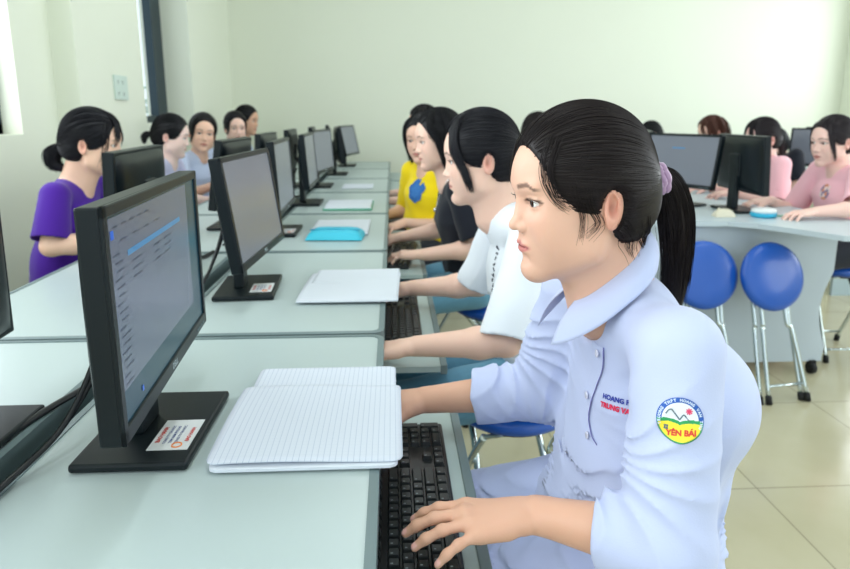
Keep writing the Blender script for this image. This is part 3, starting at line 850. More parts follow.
# ------------------------------------------------------------------ camera
cam = bpy.data.cameras.new('camera'); co = bpy.data.objects.new('camera', cam); C.objects.link(co)
bpy.context.scene.camera = co
PITCH = math.radians(11.443); YAW = math.radians(2.986)
cam.sensor_width = 36; cam.lens = 620 / 850 * 36; cam.shift_y = -44.5 / 850
co.location = (0, 0, 1.22); co.rotation_euler = (PI / 2 - PITCH, 0, -YAW)
cam.dof.use_dof = True; cam.dof.focus_distance = .80; cam.dof.aperture_fstop = 6.3
cam.clip_start = .02

# ------------------------------------------------------------------ room shell
XL, XR, YB, YF, ZC = -1.60, 4.75, 6.5, -3.6, 3.3
def struct(name, mb, m): return tag(mb.build(name, m), kind='structure')
b = MB(); b.box((-2.2, YF, -.1), (XR + .2, YB + .2, 0)); struct('floor', b, floor_mat())
b = MB(); b.box((-2.2, YF, ZC), (XR + .2, YB + .2, ZC + .1)); struct('ceiling', b, M_ceil)
b = MB(); b.box((-2.0, YB, 0), (XR + .2, YB + .2, ZC)); struct('wall_back', b, M_wall)
# left wall: piers and sills around two windows
b = MB(); WL = -1.72
b.box((WL - .25, YF, 0), (WL, YB, 1.13)); b.box((WL - .25, YF, 2.75), (WL, YB, ZC))
b.box((WL - .25, 3.03, 1.13), (WL, 3.38, 2.75)); b.box((WL - .25, 3.36, 0), (XL, 4.22, ZC)); b.box((WL - .25, 5.22, 0), (XL, YB, ZC))
b.box((WL - .25, .9, 1.13), (WL, 1.15, 2.75)); b.box((WL - .25, -1.4, 1.13), (WL, -1.1, 2.75)); b.box((WL - .25, YF, 1.13), (WL, YF + .2, 2.75))
b.box((WL - .25, 4.2, 1.12), (WL + .001, 5.25, 1.16))
struct('wall_left', b, M_wall)
M_glass = mat('window_glass', (225, 238, 240), rough=.02, trans=1, spec=.2)
def window(n, y0, y1, z0=1.13, z1=2.75, x=WL - .12, mull=(.5,), side=1, jw=.05):
    f = MB()
    for a, c in (((x - .03, y0, z0), (x + .03, y0 + .05, z1)), ((x - .03, y1 - jw, z0), (x + .03, y1, z1)), ((x - .03, y0, z0), (x + .03, y1, z0 + .05)), ((x - .03, y0, z1 - .05), (x + .03, y1, z1))): f.box(a, c)
    for m in mull: ym = y0 + (y1 - y0) * m; f.box((x - .025, ym - .025, z0), (x + .025, ym + .025, z1))
    w = tag(f.build('window_%d' % n, M_frame), kind='structure')
    return w
window(1, 1.15, 3.03, mull=(.33, .66)); window(2, 4.22, 5.22, z0=1.16, mull=(), jw=.20); window(3, -1.1, .9); window(4, YF + .2, -1.4)
b = MB(); b.box((XR, YF, 0), (XR + .2, YB, 1.0)); b.box((XR, YF, 2.75), (XR + .2, YB, ZC))
for y0, y1 in ((6.18, YB), (3.6, 3.9), (1.4, 1.7), (-1, -.7), (YF, YF + .2)): b.box((XR, y0, 1.0), (XR + .2, y1, 2.75))
struct('wall_right', b, M_wall)
for i, (y0, y1) in enumerate(((3.9, 6.18), (1.7, 3.6), (-.7, 1.4), (YF + .2, -1))): window(5 + i, y0, y1, z0=1.0, x=XR + .12)
b = MB(); b.box((XR + .01 - .022, YF, 0), (XR, YB, .1)); struct('baseboard_right', b, M_wall)
b = MB(); b.box((-1.6, YB - .015, 0), (XR - .02, YB, .1)); struct('baseboard_back', b, M_wall)
# foliage glimpsed outside the window
M_leaf = mat('pale_tree_leaves', (150, 186, 176), rough=.8, vary=.4, bscale=9)
rr = random.Random(5); b = MB(); 
for i in range(900):
    x, y, z = -7.5 + rr.gauss(0, .7), 22 + rr.gauss(0, 1.5), .6 + rr.gauss(0, .7); s = .14
    v = Vector((rr.gauss(0, 1), rr.gauss(0, 1), rr.gauss(0, 1))).normalized(); u = v.orthogonal().normalized() * s; w = v.cross(u) 
    p = Vector((x, y, z)); b.quad(p - u, p - w * .5, p + u, p + w * .5)
tr = empty('tree', (0, 0, 0)); b.build('tree_crown', M_leaf, tr); b = MB(); b.tube([(-7.5, 22, -3), (-7.4, 22, 0), (-7.5, 22, 1.4)], .16, 10); b.build('trunk', mat('bark', (110, 100, 90), rough=.9), tr)
tag(tr, 'pale hazy tree seen outside through the left window', 'tree')
# socket plate on the pier
s = MB(); s.box((XL, 3.76, 1.305), (XL + .012, 3.935, 1.445), bev=.003); 
sp = s.build('wall_socket_plate', mat('socket_white', (206, 222, 212), rough=.4)); tag(sp, 'white double power outlet plate high on the left wall pier', 'socket')
for y in (3.80, 3.865):
    for z in (1.34, 1.405):
        s = MB(); s.box((XL + .012, y - .016, z - .016), (XL + .0135, y + .016, z + .016)); 
        for dy, dz in ((-.006, .004), (.006, .004), (0, -.007)): s.mi = 1; s.box((XL + .0134, y + dy - .002, z + dz - .004), (XL + .0142, y + dy + .002, z + dz + .004))
        s.build('outlet', [mat('socket_white', ()) , mat('socket_hole', (50, 60, 60), rough=.6)], sp)

# ------------------------------------------------------------------ light
w = bpy.data.worlds.new('sky'); bpy.context.scene.world = w; w.use_nodes = True
bg = w.node_tree.nodes['Background']; bg.inputs[0].default_value = lin((226, 240, 250)); bg.inputs[1].default_value = 2.2
M_tube = mat('lit_tube', (240, 248, 255), emit=(235, 245, 255), estr=6)
k = 0
for x in (-.2, 2.6):
    for y in (-1.6, 1.2, 4.2):
        f = empty('ceiling_lamp', (x, y, ZC - .06))
        q = MB(); q.box((-.08, -.62, 0), (.08, .62, .05), bev=.006); q.build('lamp_housing', M_ceil, f)
        for xx in (-.04, .04): q = MB(); q.tube([(xx, -.6, -.015), (xx, .6, -.015)], .013, 10); q.build('lamp_tube', M_tube, f)
        tag(f, 'white twin-tube ceiling lamp lit above the computer desks', 'lamp', 'ceiling lamps out of the picture')
        l = bpy.data.lights.new('tube_light', 'AREA'); l.shape = 'RECTANGLE'; l.size = .2; l.size_y = 1.2; l.energy = 14; l.color = (.93, .97, 1)
        lo = bpy.data.objects.new('tube_light', l); C.objects.link(lo); lo.location = (x, y, ZC - .10)
        k += 1
def winlight(x, y0, y1, z0, z1, side, e):
    l = bpy.data.lights.new('window_daylight', 'AREA'); l.shape = 'RECTANGLE'; l.size = z1 - z0; l.size_y = y1 - y0; l.energy = e; l.color = (.93, .97, 1)
    lo = bpy.data.objects.new('window_daylight', l); C.objects.link(lo); lo.location = (x, (y0 + y1) / 2, (z0 + z1) / 2); lo.rotation_euler = (0, -side * PI / 2, 0)
winlight(WL - .26, 1.15, 2.93, 1.2, 2.7, 1, 45); winlight(WL - .26, -1.1, .9, 1.2, 2.7, 1, 60)
winlight(XR + .25, 3.9, 6.18, 1.05, 2.7, -1, 60); winlight(XR + .25, 1.7, 3.6, 1.05, 2.7, -1, 60); winlight(XR + .25, -.7, 1.4, 1.05, 2.7, -1, 60)

# ------------------------------------------------------------------ desks, two rows back to back
Y0 = [.455 + .84 * k for k in range(7)]
ordn = ['nearest', 'second', 'third', 'fourth', 'fifth', 'sixth', 'farthest']
pd = make_desk(); 
for k, y in enumerate(Y0):
    o = pd if k == 0 else copy_tree(pd)
    o.location = (-.022, y, 0); tag(o, f'pale computer desk with keyboard tray, {ordn[k]} of the row before the girls on the right', 'desk', 'desks of the right row')
for k, y in enumerate(Y0):
    o = copy_tree(pd); o.rotation_euler = (0, 0, PI); o.location = (-1.034, y + .832, 0)
    tag(o, f'pale computer desk backing the row, {ordn[k]} of those along the window wall', 'desk', 'desks of the window row')

# ------------------------------------------------------------------ monitors, right row facing +X
spec = [(-.357, .88, 0, 5, 0, 'list', .03), (-.395, 1.66, 4, -7, 8, 'plain', .03), (-.46, 2.50, 0, 2, 3, 'plain', .03), (-.46, 3.33, 0, 1, 4, 'plain', .03), (-.48, 4.15, 0, -9, 4, 'plain', .03), (-.44, 5.0, 0, 8, 6, 'plain', .03), (-.42, 5.83, 0, -12, 12, 'plain', .03)]
lab = ['black monitor showing a file list, nearest on the desk row', 'black monitor with a grey screen beside the open white book', 'black monitor behind the cyan pencil case, third in the row',
       'black monitor beside the green-edged notebook, fourth in the row', 'black monitor with pale screen, fifth in the row', 'black monitor seen almost edge-on, sixth in the row', 'tilted black monitor at the far end of the row']
for k, (x, y, rz, yaw, tilt, mode, dx) in enumerate(spec):
    o = make_monitor(mode, yaw, tilt, sticker=k < 3, panel_dx=dx); o.location = (x, y, .752); o.rotation_euler = (0, 0, math.radians(rz))
    tag(o, lab[k], 'monitor', 'monitors of the right row')
# window row, facing -X (backs to us)
spec = [(-.64, .845, 0, 3, 1), (-.765, 1.865, 0, 4, 3), (-.69, 2.66, 0, -2, 9), (-.69, 3.40, 0, 0, 3), (-.69, 4.2, 0, 2, 3), (-.66, 5.05, 0, 4, 4), (-.62, 5.85, 0, 6, 4)]
lab = ['black monitor cut off at the left edge of the picture, on the window row', 'black monitor seen from behind before the girl in purple', 'black monitor seen from behind before the girl looking at the camera',
       'black monitor seen from behind, fourth of the window row', 'black monitor seen from behind, fifth of the window row', 'black monitor top just visible, sixth of the window row', 'black monitor top, farthest of the window row']
for k, (x, y, rz, yaw, tilt) in enumerate(spec):
    o = make_monitor('plain', yaw, tilt, sticker=False, panel_dx=.035 if k == 0 else 0, cable=k > 0); o.location = (x, y, .752); o.rotation_euler = (0, 0, PI + math.radians(rz))
    tag(o, lab[k], 'monitor', 'monitors of the window row')

# ------------------------------------------------------------------ keyboards
kb0 = make_keyboard(True); kb0.location = (.018, .835, .6465); tag(kb0, 'black keyboard under the hand of the girl in the pale blue shirt', 'keyboard', 'black keyboards')
kb1 = make_keyboard(True); kb1.location = (.005, 1.70, .6465); tag(kb1, 'black keyboard between the arms of the girl in the white t-shirt', 'keyboard', 'black keyboards')
kb2 = make_keyboard(False); kb2.location = (.015, 2.50, .6465); kb2.rotation_euler = (0, 0, math.radians(-7)); tag(kb2, 'black keyboard under the hands of the girl in the black t-shirt', 'keyboard', 'black keyboards')
kb3 = copy_tree(kb2); kb3.location = (.005, 3.30, .6465); kb3.rotation_euler = (0, 0, 0); tag(kb3, 'black keyboard before the girl in the yellow t-shirt', 'keyboard', 'black keyboards')
ms = make_mouse(); ms.location = (-.005, 1.965, .6465); tag(ms, 'black mouse under the right hand of the girl in the white t-shirt', 'mouse')

# ------------------------------------------------------------------ paper and cases on the desks
def leaf(mb, x0, x1, y0, y1, z, r=.010, lift=None, n=24, th=.0006):
    """one sheet with rounded corners as a gently waving slab"""
    def f(u, v):
        x = x0 + (x1 - x0) * u; y = y0 + (y1 - y0) * v
        return (x, y, z + (lift(u, v) if lift else 0))
    g = {}
    for i in range(n + 1):
        for j in range(n + 1):
            u, v = i / n, j / n; x = (x1 - x0) * u; y = (y1 - y0) * v; W, Hh = x1 - x0, y1 - y0
            cx = min(max(x, r), W - r); cy = min(max(y, r), Hh - r); dx, dy = x - cx, y - cy; d = max(abs(dx), abs(dy)); l = math.hypot(dx, dy)
            if l > 0 and dx and dy: x = cx + dx / l * d; y = cy + dy / l * d
            p = f(x / W, y / Hh)
            g[i, j, 1] = mb.bm.verts.new((p[0], p[1], p[2] + th)); g[i, j, 0] = mb.bm.verts.new(p)
    for i in range(n):
        for j in range(n):
            for s in (0, 1):
                q = [g[i, j, s], g[i + 1, j, s], g[i + 1, j + 1, s], g[i, j + 1, s]]
                fc = mb.bm.faces.new(q if s else q[::-1]); fc.smooth = True
    for i in range(n):
        for a, b_ in (((i, 0), (i + 1, 0)), ((i + 1, n), (i, n)), ((0, i + 1), (0, i)), ((n, i), (n, i + 1))):
            mb.bm.faces.new((g[a[0], a[1], 0], g[b_[0], b_[1], 0], g[b_[0], b_[1], 1], g[a[0], a[1], 1]))
nb = empty('notebook', (0, 0, .752))
b = MB(); leaf(b, -.243, .002, .86, 1.085, 0, .012, lambda u, v: .0015 + .003 * v, th=.005); b.build('page_block', M_ruled, nb)
b = MB(); leaf(b, -.255, .010, .765, 1.005, .0075, .012, lambda u, v: .002 + .007 * math.sin(PI * min(1, v * 1.0)) * .6 + .002 * math.sin(5 * u), th=.0012); b.build('ruled_page', M_ruled, nb)
b = MB(); leaf(b, -.250, .003, .758, .86, 0, .012, lambda u, v: .002 + .001 * v, th=.004); b.build('page_corner', M_paper, nb)
tag(nb, 'open ruled notebook on the nearest desk beside the monitor base', 'notebook')
ob = empty('open_book', (0, 0, .752)); 
b = MB(); leaf(b, -.300, -.042, 1.50, 1.785, 0, .003, lambda u, v: .004 + .004 * math.sin(PI * v) + .003 * u, th=.003); o_ = b.build('page_block', M_paper, ob)
b = MB(); leaf(b, -.285, -.045, 1.66, 1.805, .008, .003, lambda u, v: .003 + .004 * v * u, th=.001); b.build('loose_page', M_paper, ob)
ob.rotation_euler = (0, 0, math.radians(-2)); tag(ob, 'white open book on the second desk beside the grey-screened monitor', 'book')
sh = MB(); leaf(sh, -.335, -.10, 2.42, 2.76, .752, .003, lambda u, v: .002, th=.004); tag(sh.build('exercise_book', M_paper), 'white exercise book lying behind the cyan pencil case', 'book')
def pillow_box(lx, ly, lz, p=.6):
    def f(u, v):
        a = (u - .5) * 2; c = (v - .5) * 2; h = (max(0, 1 - abs(a) ** 6) * max(0, 1 - abs(c) ** 4)) ** p
        return (a * lx, c * ly, lz * h)
    return f
pc = empty('pencil_case', (-.222, 2.385, .754), math.radians(-4))
b = MB(); fn = pillow_box(.108, .075, .034); b.grid(lambda u, v: fn(u, v), 26, 16); b.grid(lambda u, v: (fn(u, v)[0], fn(u, v)[1], -.001), 4, 4); b.build('case_body', mat('cyan_fabric', (60, 196, 222), rough=.55, bump=.2, bscale=80), pc, smooth=True)
b = MB(); b.tube([(-.095, -.03, .031), (0, -.03, .0355), (.095, -.03, .031)], .003, 8); b.build('zip', mat('cyan_zip', (40, 160, 195), rough=.5), pc)
tag(pc, 'bright cyan pencil case on the third desk', 'pencil case')
gb = empty('green_notebook', (0, 0, .752)); b = MB(); leaf(b, -.35, -.105, 3.07, 3.39, 0, .003, None, th=.005); b.build('cover', mat('green_cover', (60, 168, 130), rough=.5), gb)
b = MB(); leaf(b, -.345, -.11, 3.085, 3.385, .005, .003, None, th=.006); b.build('page_block', M_paper, gb)
tag(gb, 'notebook with a green cover edge on the fourth desk', 'notebook')
b = MB(); leaf(b, -.33, -.13, 4.0, 4.25, .752, .003, None, th=.004); tag(b.build('exercise_book', M_paper), 'white exercise book on the fifth desk', 'book')
# cable running along the seam between the two rows
b = MB(); b.tube(bez([(-.50, 1.16, .765), (-.525, 1.05, .760), (-.560, .93, .757), (-.575, .80, .757), (-.58, .60, .757), (-.585, .47, .757)], 8), .0055, 8); tag(b.build('cable', M_cable), 'black cable lying over the seam between the nearest desks', 'cable')

# ------------------------------------------------------------------ stools
ps = make_stool(); 
st = [((.39, .83), 'blue round stool under the girl in the pale blue shirt'), ((.315, 1.54), 'blue round stool under the girl in the white t-shirt'), ((.40, 2.42), 'blue round stool under the girl in the black t-shirt'),
      ((.34, 3.20), 'blue round stool under the girl in the yellow t-shirt'), ((.33, 4.1), 'blue round stool under the girl behind the yellow t-shirt'), ((.10, 5.05), 'empty blue round stool at the far end of the desk row')]
for i, ((x, y), lb) in enumerate(st):
    o = ps if i == 0 else copy_tree(ps); o.location = (x, y, 0); o.rotation_euler = (0, 0, [PI / 2, PI / 2 + .2, .3, 0, 0, 0][i]); tag(o, lb, 'stool', 'blue padded stools')
fs = make_folded_stool(); fs.location = (1.675, 2.40, 0); fs.rotation_euler = (math.radians(-17), 0, math.radians(8)); tag(fs, 'folded blue round stool leaning on the grey end panel, in full view', 'stool', 'folded blue stools')
f2 = copy_tree(fs); f2.location = (1.365, 2.44, 0); f2.rotation_euler = (math.radians(-16), 0, math.radians(0)); tag(f2, 'folded blue stool half hidden behind the ponytailed girl', 'stool', 'folded blue stools')

# ------------------------------------------------------------------ right island
isl = empty('island_desk')
b = MB(); b.prism([(1.05, 2.68), (1.50, 2.665), (1.60, 2.60), (1.674, 2.494), (1.781, 2.312), (2.04, 2.29), (2.08, 2.34), (2.08, 6.1), (1.05, 6.1)], .728, .750); b.build('worktop', mat('island_top', (190, 204, 210), rough=.35, vary=.03, bscale=8), isl)
def endp():
    p = [(1.07, .06), (2.045, .06)]
    for i in range(15): a = i / 14; p.append((2.03 - .075 * math.sin(PI * a) ** .8 + .0 * a, .16 + .36 * a)) if False else p.append((2.050 - .045 * math.sin(PI * a), .14 + .36 * a))
    p += [(2.05, .60), (2.05, .728), (1.07, .728)]; return p
b = MB(); b.prism(endp(), 0, .018, M=T(0, 2.72, 0, rx=PI / 2)); ep = b.build('end_panel', mat('island_panel', (188, 200, 208), rough=.5, vary=.03, bscale=4), isl)
b = MB(); b.box((1.54, 2.74, .1), (1.56, 6.0, .728)); b.build('middle_panel', M_panel, isl)
b = MB(); b.box((1.07, 6.0, .06), (2.03, 6.02, .728)); b.build('far_panel', M_panel, isl)
for x in (1.12, 2.00):
    for y in (2.70, 5.9):
        b = MB(); b.tube([(x - .012, y, .028), (x + .012, y, .028)], .028, 16); b.box((x - .016, y - .012, .03), (x + .016, y + .018, .066), bev=.003); b.build('caster', M_rub, isl)
tag(isl, 'grey island desk with a curved end panel at the right', 'desk')
for (x, y, rz, yaw, tilt, mode, lb) in ((1.52, 3.20, 180 + 26, 0, 9, 'caption', 'black monitor with a lit grey screen on the right island'), (1.71, 2.98, -2, 0, 4, 'plain', 'black monitor seen from behind beside the lit screen on the island'),
        (1.58, 3.80, -18, 0, 5, 'plain', 'black monitor seen from behind, partly hidden by the lit island screen')):
    o = make_monitor(mode, yaw, tilt, sticker=False, cable=False, panel_dx=.02); o.location = (x, y, .751); o.rotation_euler = (0, 0, math.radians(rz)); tag(o, lb, 'monitor', 'monitors on the right island')
pk = empty('paper_stack', (1.25, 2.98, .751), .1)
for i in range(7):
    b = MB(); b.box((-.10 + .004 * (i % 3), -.13, .010 * i), (.10 + .005 * (i % 2), .13, .010 * i + .0085), bev=.001); o = b.build('paper_pad', M_paper, pk); o.rotation_euler = (0, 0, .04 * math.sin(i * 2.3))
tag(pk, 'stack of white papers beside the lit island screen', 'papers')
dm = copy_tree(ms); dm.location = (1.55, 2.80, .751); dm.scale = (.9, .9, 1.1)
for ch in dm.children:
    ch.data = ch.data.copy(); ch.data.materials[0] = mat('cream_plastic', (214, 208, 186), rough=.5)
tag(dm, 'cream coloured mouse between the two island monitors', 'mouse')
tb = empty('round_box', (1.73, 2.78, .751)); b = MB(); b.lathe([(.02, 0), (.052, 0), (.056, .008), (.056, .022), (.02, .022)], 32); b.build('lower_ring', mat('cyan_plastic', (40, 170, 205), rough=.4), tb)
b = MB(); b.lathe([(.01, .022), (.054, .022), (.054, .034), (.046, .040), (.01, .041)], 32); b.build('upper_ring', mat('white_plastic', (226, 232, 232), rough=.4), tb)
tag(tb, 'round white and cyan box on the island beside the monitor', 'box')
b = MB(); b.box((-.055, -.008, 0), (.055, .008, .004)); o = b.build('ruler', mat('green_plastic', (60, 165, 120), rough=.4)); o.location = (1.79, 2.80, .751); o.rotation_euler = (0, 0, -.2); tag(o, 'small green ruler lying on the island desk', 'ruler')
# second island further right, behind
is2 = empty('second_island_desk'); b = MB(); b.box((2.95, 3.9, .728), (3.9, 6.1, .75), bev=.003); b.build('worktop', M_top, is2)
for y in (3.95, 6.02): b = MB(); b.box((3.0, y, 0), (3.85, y + .02, .728)); b.build('end_panel', M_panel, is2)
tag(is2, 'pale desk island far behind the girls in pink', 'desk')
for (x, y, rz, lb) in ((3.10, 4.35, 215, 'black monitor with a pale screen between the two girls in pink'), (3.45, 4.75, 20, 'dark monitor back behind the girl in pink at the right edge')):
    o = make_monitor('plain', 0, 5, sticker=False, cable=False, panel_dx=.02); o.location = (x, y, .751); o.rotation_euler = (0, 0, math.radians(rz)); tag(o, lb, 'monitor', 'monitors on the far island')
pk2 = copy_tree(pk); pk2.location = (3.12, 4.08, .751); tag(pk2, 'white papers on the far island between the girls in pink', 'papers')

bpy.context.scene.view_settings.view_transform = 'Standard'; bpy.context.scene.view_settings.look = 'None'
bpy.context.scene.view_settings.exposure = EXPO; bpy.context.scene.view_settings.gamma = 1
# ------------------------------------------------------------------ building one person
import time
M_eyew = mat('eye_white', (232, 230, 226), rough=.12); M_iris = mat('iris', (52, 34, 24), rough=.12); M_pupil = mat('pupil', (8, 6, 6), rough=.08); M_lash = mat('lash', (18, 12, 12), rough=.6)
def skin_mat(rgb): return mat('skin_%d_%d_%d' % rgb, rgb, rough=.46, attr='col', sss=.12, bump=.12, bscale=500, spec=.4)
def hair_mat(rgb=(24, 20, 22)): return mat('hair_%d_%d_%d' % rgb, rgb, rough=.45, spec=.25, bump=.2, bscale=300)
def cloth(name, rgb, rough=.8, sheen=.15, bscale=500, vary=.0): return mat(name, rgb, rough=rough, bump=.12, bscale=bscale, sheen=sheen, vary=vary, spec=.25)

def person(c, loc, rz, label, group=None, garments=(), hair=None, zlo=0):
    """garments: (name, field fn, material, resolution, fold amp, seed, fold freq)"""
    c = skeleton(c); h = c['res']; c['nail_list'] = [] if c['nails'] else None
    F = body_field(c)
    lo, hi = bbox_pts(c, ['head', 'pelvis', 'wrL', 'wrR', 'kneeL', 'kneeR', 'ankL', 'ankR', 'elL', 'elR', 'shL', 'shR'], .21); lo[2] = -.03
    v, q = surf(F, lo, hi, h); v = relax(v, q, 1, .45 if h > .0022 else .35)
    cols = head_cols(v, c['HM'], c['skin'], lips=c.get('lips', (196, 120, 112)), tan=c.get('tan'))
    if c['nails']:
        nr = np.array([k[0] for k in c['nail_list']]); nn = np.array([k[2] for k in c['nail_list']]); nv = np.array([k[1] for k in c['nail_list']])
        for p_, n_, v_ in zip(nr, nn, nv):
            d = v - p_; a = d @ n_; bb = d @ v_; cc = np.linalg.norm(d - np.outer(a, n_) - np.outer(bb, v_), axis=1)
            m = (1 - ss(.0045, .0058, cc)) * ss(.001, .004, a) * ss(-.006, -.0045, bb) * (bb < .012)
            cols = cols * (1 - m[:, None] * .8) + np.array(lin((240, 186, 180))[:3]) * m[:, None] * .8
    parts = [(v, q, 0)] + eye_parts(c['HM'], c['look'])
    if h < .003: parts.append(lash_parts(c['HM']))
    cc = np.concatenate([cols] + [np.ones((len(p[0]), 3)) for p in parts[1:]])
    sk = skin_mat(c['skin'])
    o = link('person', mesh_np('person', parts, cc), [sk, sk, M_eyew, M_iris, M_pupil, M_lash])
    o.location = loc; o.rotation_euler = (0, 0, rz); tag(o, label, 'person', group)
    res = dict(root=o, c=c, F=F)
    for (nm, fn, m, hh, amp, seed, fq) in garments:
        G = fn(c); G.amp = amp * 1.5
        if amp: fo = folds(seed, amp, fq, c.get('tcreases' if nm == 'trousers' else 'creases', ())); G.post = lambda P, d, fo=fo: -fo(P)
        v, q = surf(G, lo, hi, hh); v = relax(v, q, 1, .5)
        res[nm] = link(nm, mesh_np(nm, [(v, q, 0)]), m, o); res[nm + '_F'] = G
    c['F'] = F
    if hair: res['hair'] = hair(c, o)
    return res

def hair_std(rgb=(24, 20, 22), tie=(-.118, 0, .0), n=500, th=.008, front=.012, locks=(), tail=None, w=.0008, hh=.004, nape=-.075, seed=3, bun=None, name='hair', ears=True):
    def f(c, root):
        M = c['HM']; H = hair_cap(M, th=th, front=front, nape=nape, ears=ears)
        if bun is not None: H.add(xf(ell(*bun), M), .01)
        p = np.array(c['head']); parts = []
        v, q = surf(H, p - .17, p + .17, hh); parts.append((relax(v, q, 1, .5), q, 0))
        S = combed(M, H, tie, n, seed=seed); sv, sq = strands(S, w); parts.append((sv, sq, 0))
        for i, L in enumerate(locks):
            P = fall(M, L[0], L[1], L[2], seed=i + seed)
            if len(L) <= 4: P = hug(c['F'], H, P, .001, .006)
            sv, sq = strands(P, w * (L[3] if len(L) > 3 else 1)); parts.append((sv, sq, 0))
        if tail:
            Ft = Field(); g = bez(tail[0], 5); Mn = np.array(Matrix(M)); g = g @ Mn[:3, :3].T + Mn[:3, 3]; k = np.linspace(0, 1, len(g)); r = np.interp(k, (0, .5, 1), tail[2]) * .72
            for i in range(len(g) - 1): Ft.add(cone(g[i], g[i + 1], r[i], r[i + 1]), .006)
            v, q = surf(Ft, g.min(0) - .06, g.max(0) + .06, hh); parts.append((v, q, 0))
            P = fall(M, tail[0], tail[1], tail[2], seed=seed + 9); sv, sq = strands(P, w); parts.append((sv, sq, 0))
        return link(name, mesh_np(name, parts), hair_mat(rgb), root)
    return f
def ring_tie(M, parent, pos, r, t, m, ax=(1, 0, .1), name='hair_tie', twist=0):
    b = MB(); ax = Vector(ax).normalized(); u = ax.orthogonal().normalized(); w_ = ax.cross(u); p = Vector(pos)
    for k in range(3 if twist else 1):
        b.tube([M @ (p + ax * (k - 1) * t * 1.3 * twist + (u * math.cos(a) + w_ * math.sin(a)) * (r + .0015 * math.sin(a * 7 + k))) for a in [2 * PI * i / 40 for i in range(40)]], t, 8, closed=True)
    return b.build(name, m, parent, smooth=True)

# side locks in head coordinates
def side_lock(s, n, x0=.055, y0=.055, z0=.075, end=(.045, .068, -.10), r=(.012, .014, .006), mid=(.066, .075, -.01)):
    return ([(x0, s * y0 * .6, z0 + .015), (x0 + .005, s * y0 * 1.1, z0 - .025), (mid[0], s * mid[1], mid[2]), (end[0], s * end[1], end[2])], n, r)
def bangs(s, n, z=-.005, x=.098):
    return ([(.030, s * .010, .112), (.080, s * .022, .090), (x, s * .034, .045), (x - .008, s * .044, z)], n, (.010, .018, .016))

def tuned(base, **k): d = dict(base); d.update(k); return d
shirt_g = lambda m, hh=.005, amp=.005, seed=1, fq=45, nm='t_shirt': (nm, tee_field, m, hh, amp, seed, fq)
def tee_field(c):
    F = shirt_field(c); nk = np.array(c['neck'], float); HM = np.array(c['HM']); hb = HM[:3, :3] @ np.array([-.01, 0, -.07]) + HM[:3, 3]
    d = nrm(hb - nk); r = c.get('neck_r', .054)
    F.sub(cone(nk - d * .005 + (.012, 0, 0), nk + d * .12, r, r + .012), .006); return F
jeans_g = lambda m, hh=.006, seed=2: ('trousers', trouser_field, m, hh, .004, seed, 60)
M_jean = cloth('blue_denim', (110, 164, 192), vary=.2, bscale=60); M_dark = cloth('dark_trousers', (34, 38, 48))
# ------------------------------------------------------------------ the girl in front
c0 = dict(res=.0021, pelvis=(.105, 0, .575), waist=(.078, -.005, .70), chest=(.050, .005, .83), neck=(.138, .010, .985), head=(.203, .030, 1.120), hyaw=7, hpitch=6, hroll=0,
          shL=(.112, .150, .945), shR=(.150, -.145, .940), elL=(.140, .215, .735), elR=(.195, -.175, .745), wrL=(.268, .122, .712), wrR=(.395, -.215, .712),
          dL=(1, -.0, -.03), nL=(.06, .06, 1), dR=(1, .05, -.05), kneeL=(.36, .04, .49), kneeR=(.37, -.17, .49), ankL=(.33, .04, .09), ankR=(.33, -.17, .09),
          sleeve=1.072, sleeveR=1.115, sleeve_r=.054, cr=.78, cuff=.045, skin=(226, 180, 156), tan=(212, 160, 130), look=(1, 0, -.05), nails=True, curlL=(8, 16, 12), pinkL=-9, spreadL=1.1, loose=.012, leg_loose=.018, lips=(204, 118, 116), headsc=.93,
          tcreases=[((.33, .0, .60), (0, 1, 0), .16, 8, .010), ((.13, .12, .62), (0, 1, 0), .14, 7, .010)], creases=[((.205, .225, .830), (0, 1, .1), .10, 8, .009), ((.255, -.175, .83), (0, 1, .1), .11, 8, .010), ((.10, .12, .70), (.2, 1, 0), .07, 7, .006), ((.20, .0, .68), (0, 1, 0), .13, 8, .010), ((.03, .13, .64), (.2, 1, 0), .12, 7, .008)])
M_uni = cloth('pale_uniform_cotton', (192, 201, 232), rough=.75)
M_unip = cloth('pale_uniform_trousers', (186, 196, 230), rough=.75)
def uni_field(c):
    F = shirt_field(c); nk = np.array(c['neck'], float); HM = np.array(c['HM']); hb = HM[:3, :3] @ np.array([.0, 0, -.07]) + HM[:3, 3]; d = nrm(hb - nk)
    F.add(squash(cone((.105, -.015, .87), (.120, -.015, .64), .070, .080), (.0, 0, .6), (0, 1, 0), 1.45), .05)
    # shirt tail spreading over the lap
    F.add(squash(cone((.06, 0, .60), (.17, -.01, .610), .09, .060), (.0, 0, .6), (0, 1, 0), 1.6), .03)
    F.sub(cone(nk - d * .0 + (.016, 0, .0), nk + d * .12, .051, .060), .006)
    F.sub(cone(nk + (.03, 0, -.03), nk + d * .1 + (.03, 0, 0), .045, .06), .01)
    F.sub(cone(nk + (.045, 0, -.045), nk + d * .10 + (.05, 0, 0), .018, .040), .01)
    return F
_t = time.time()
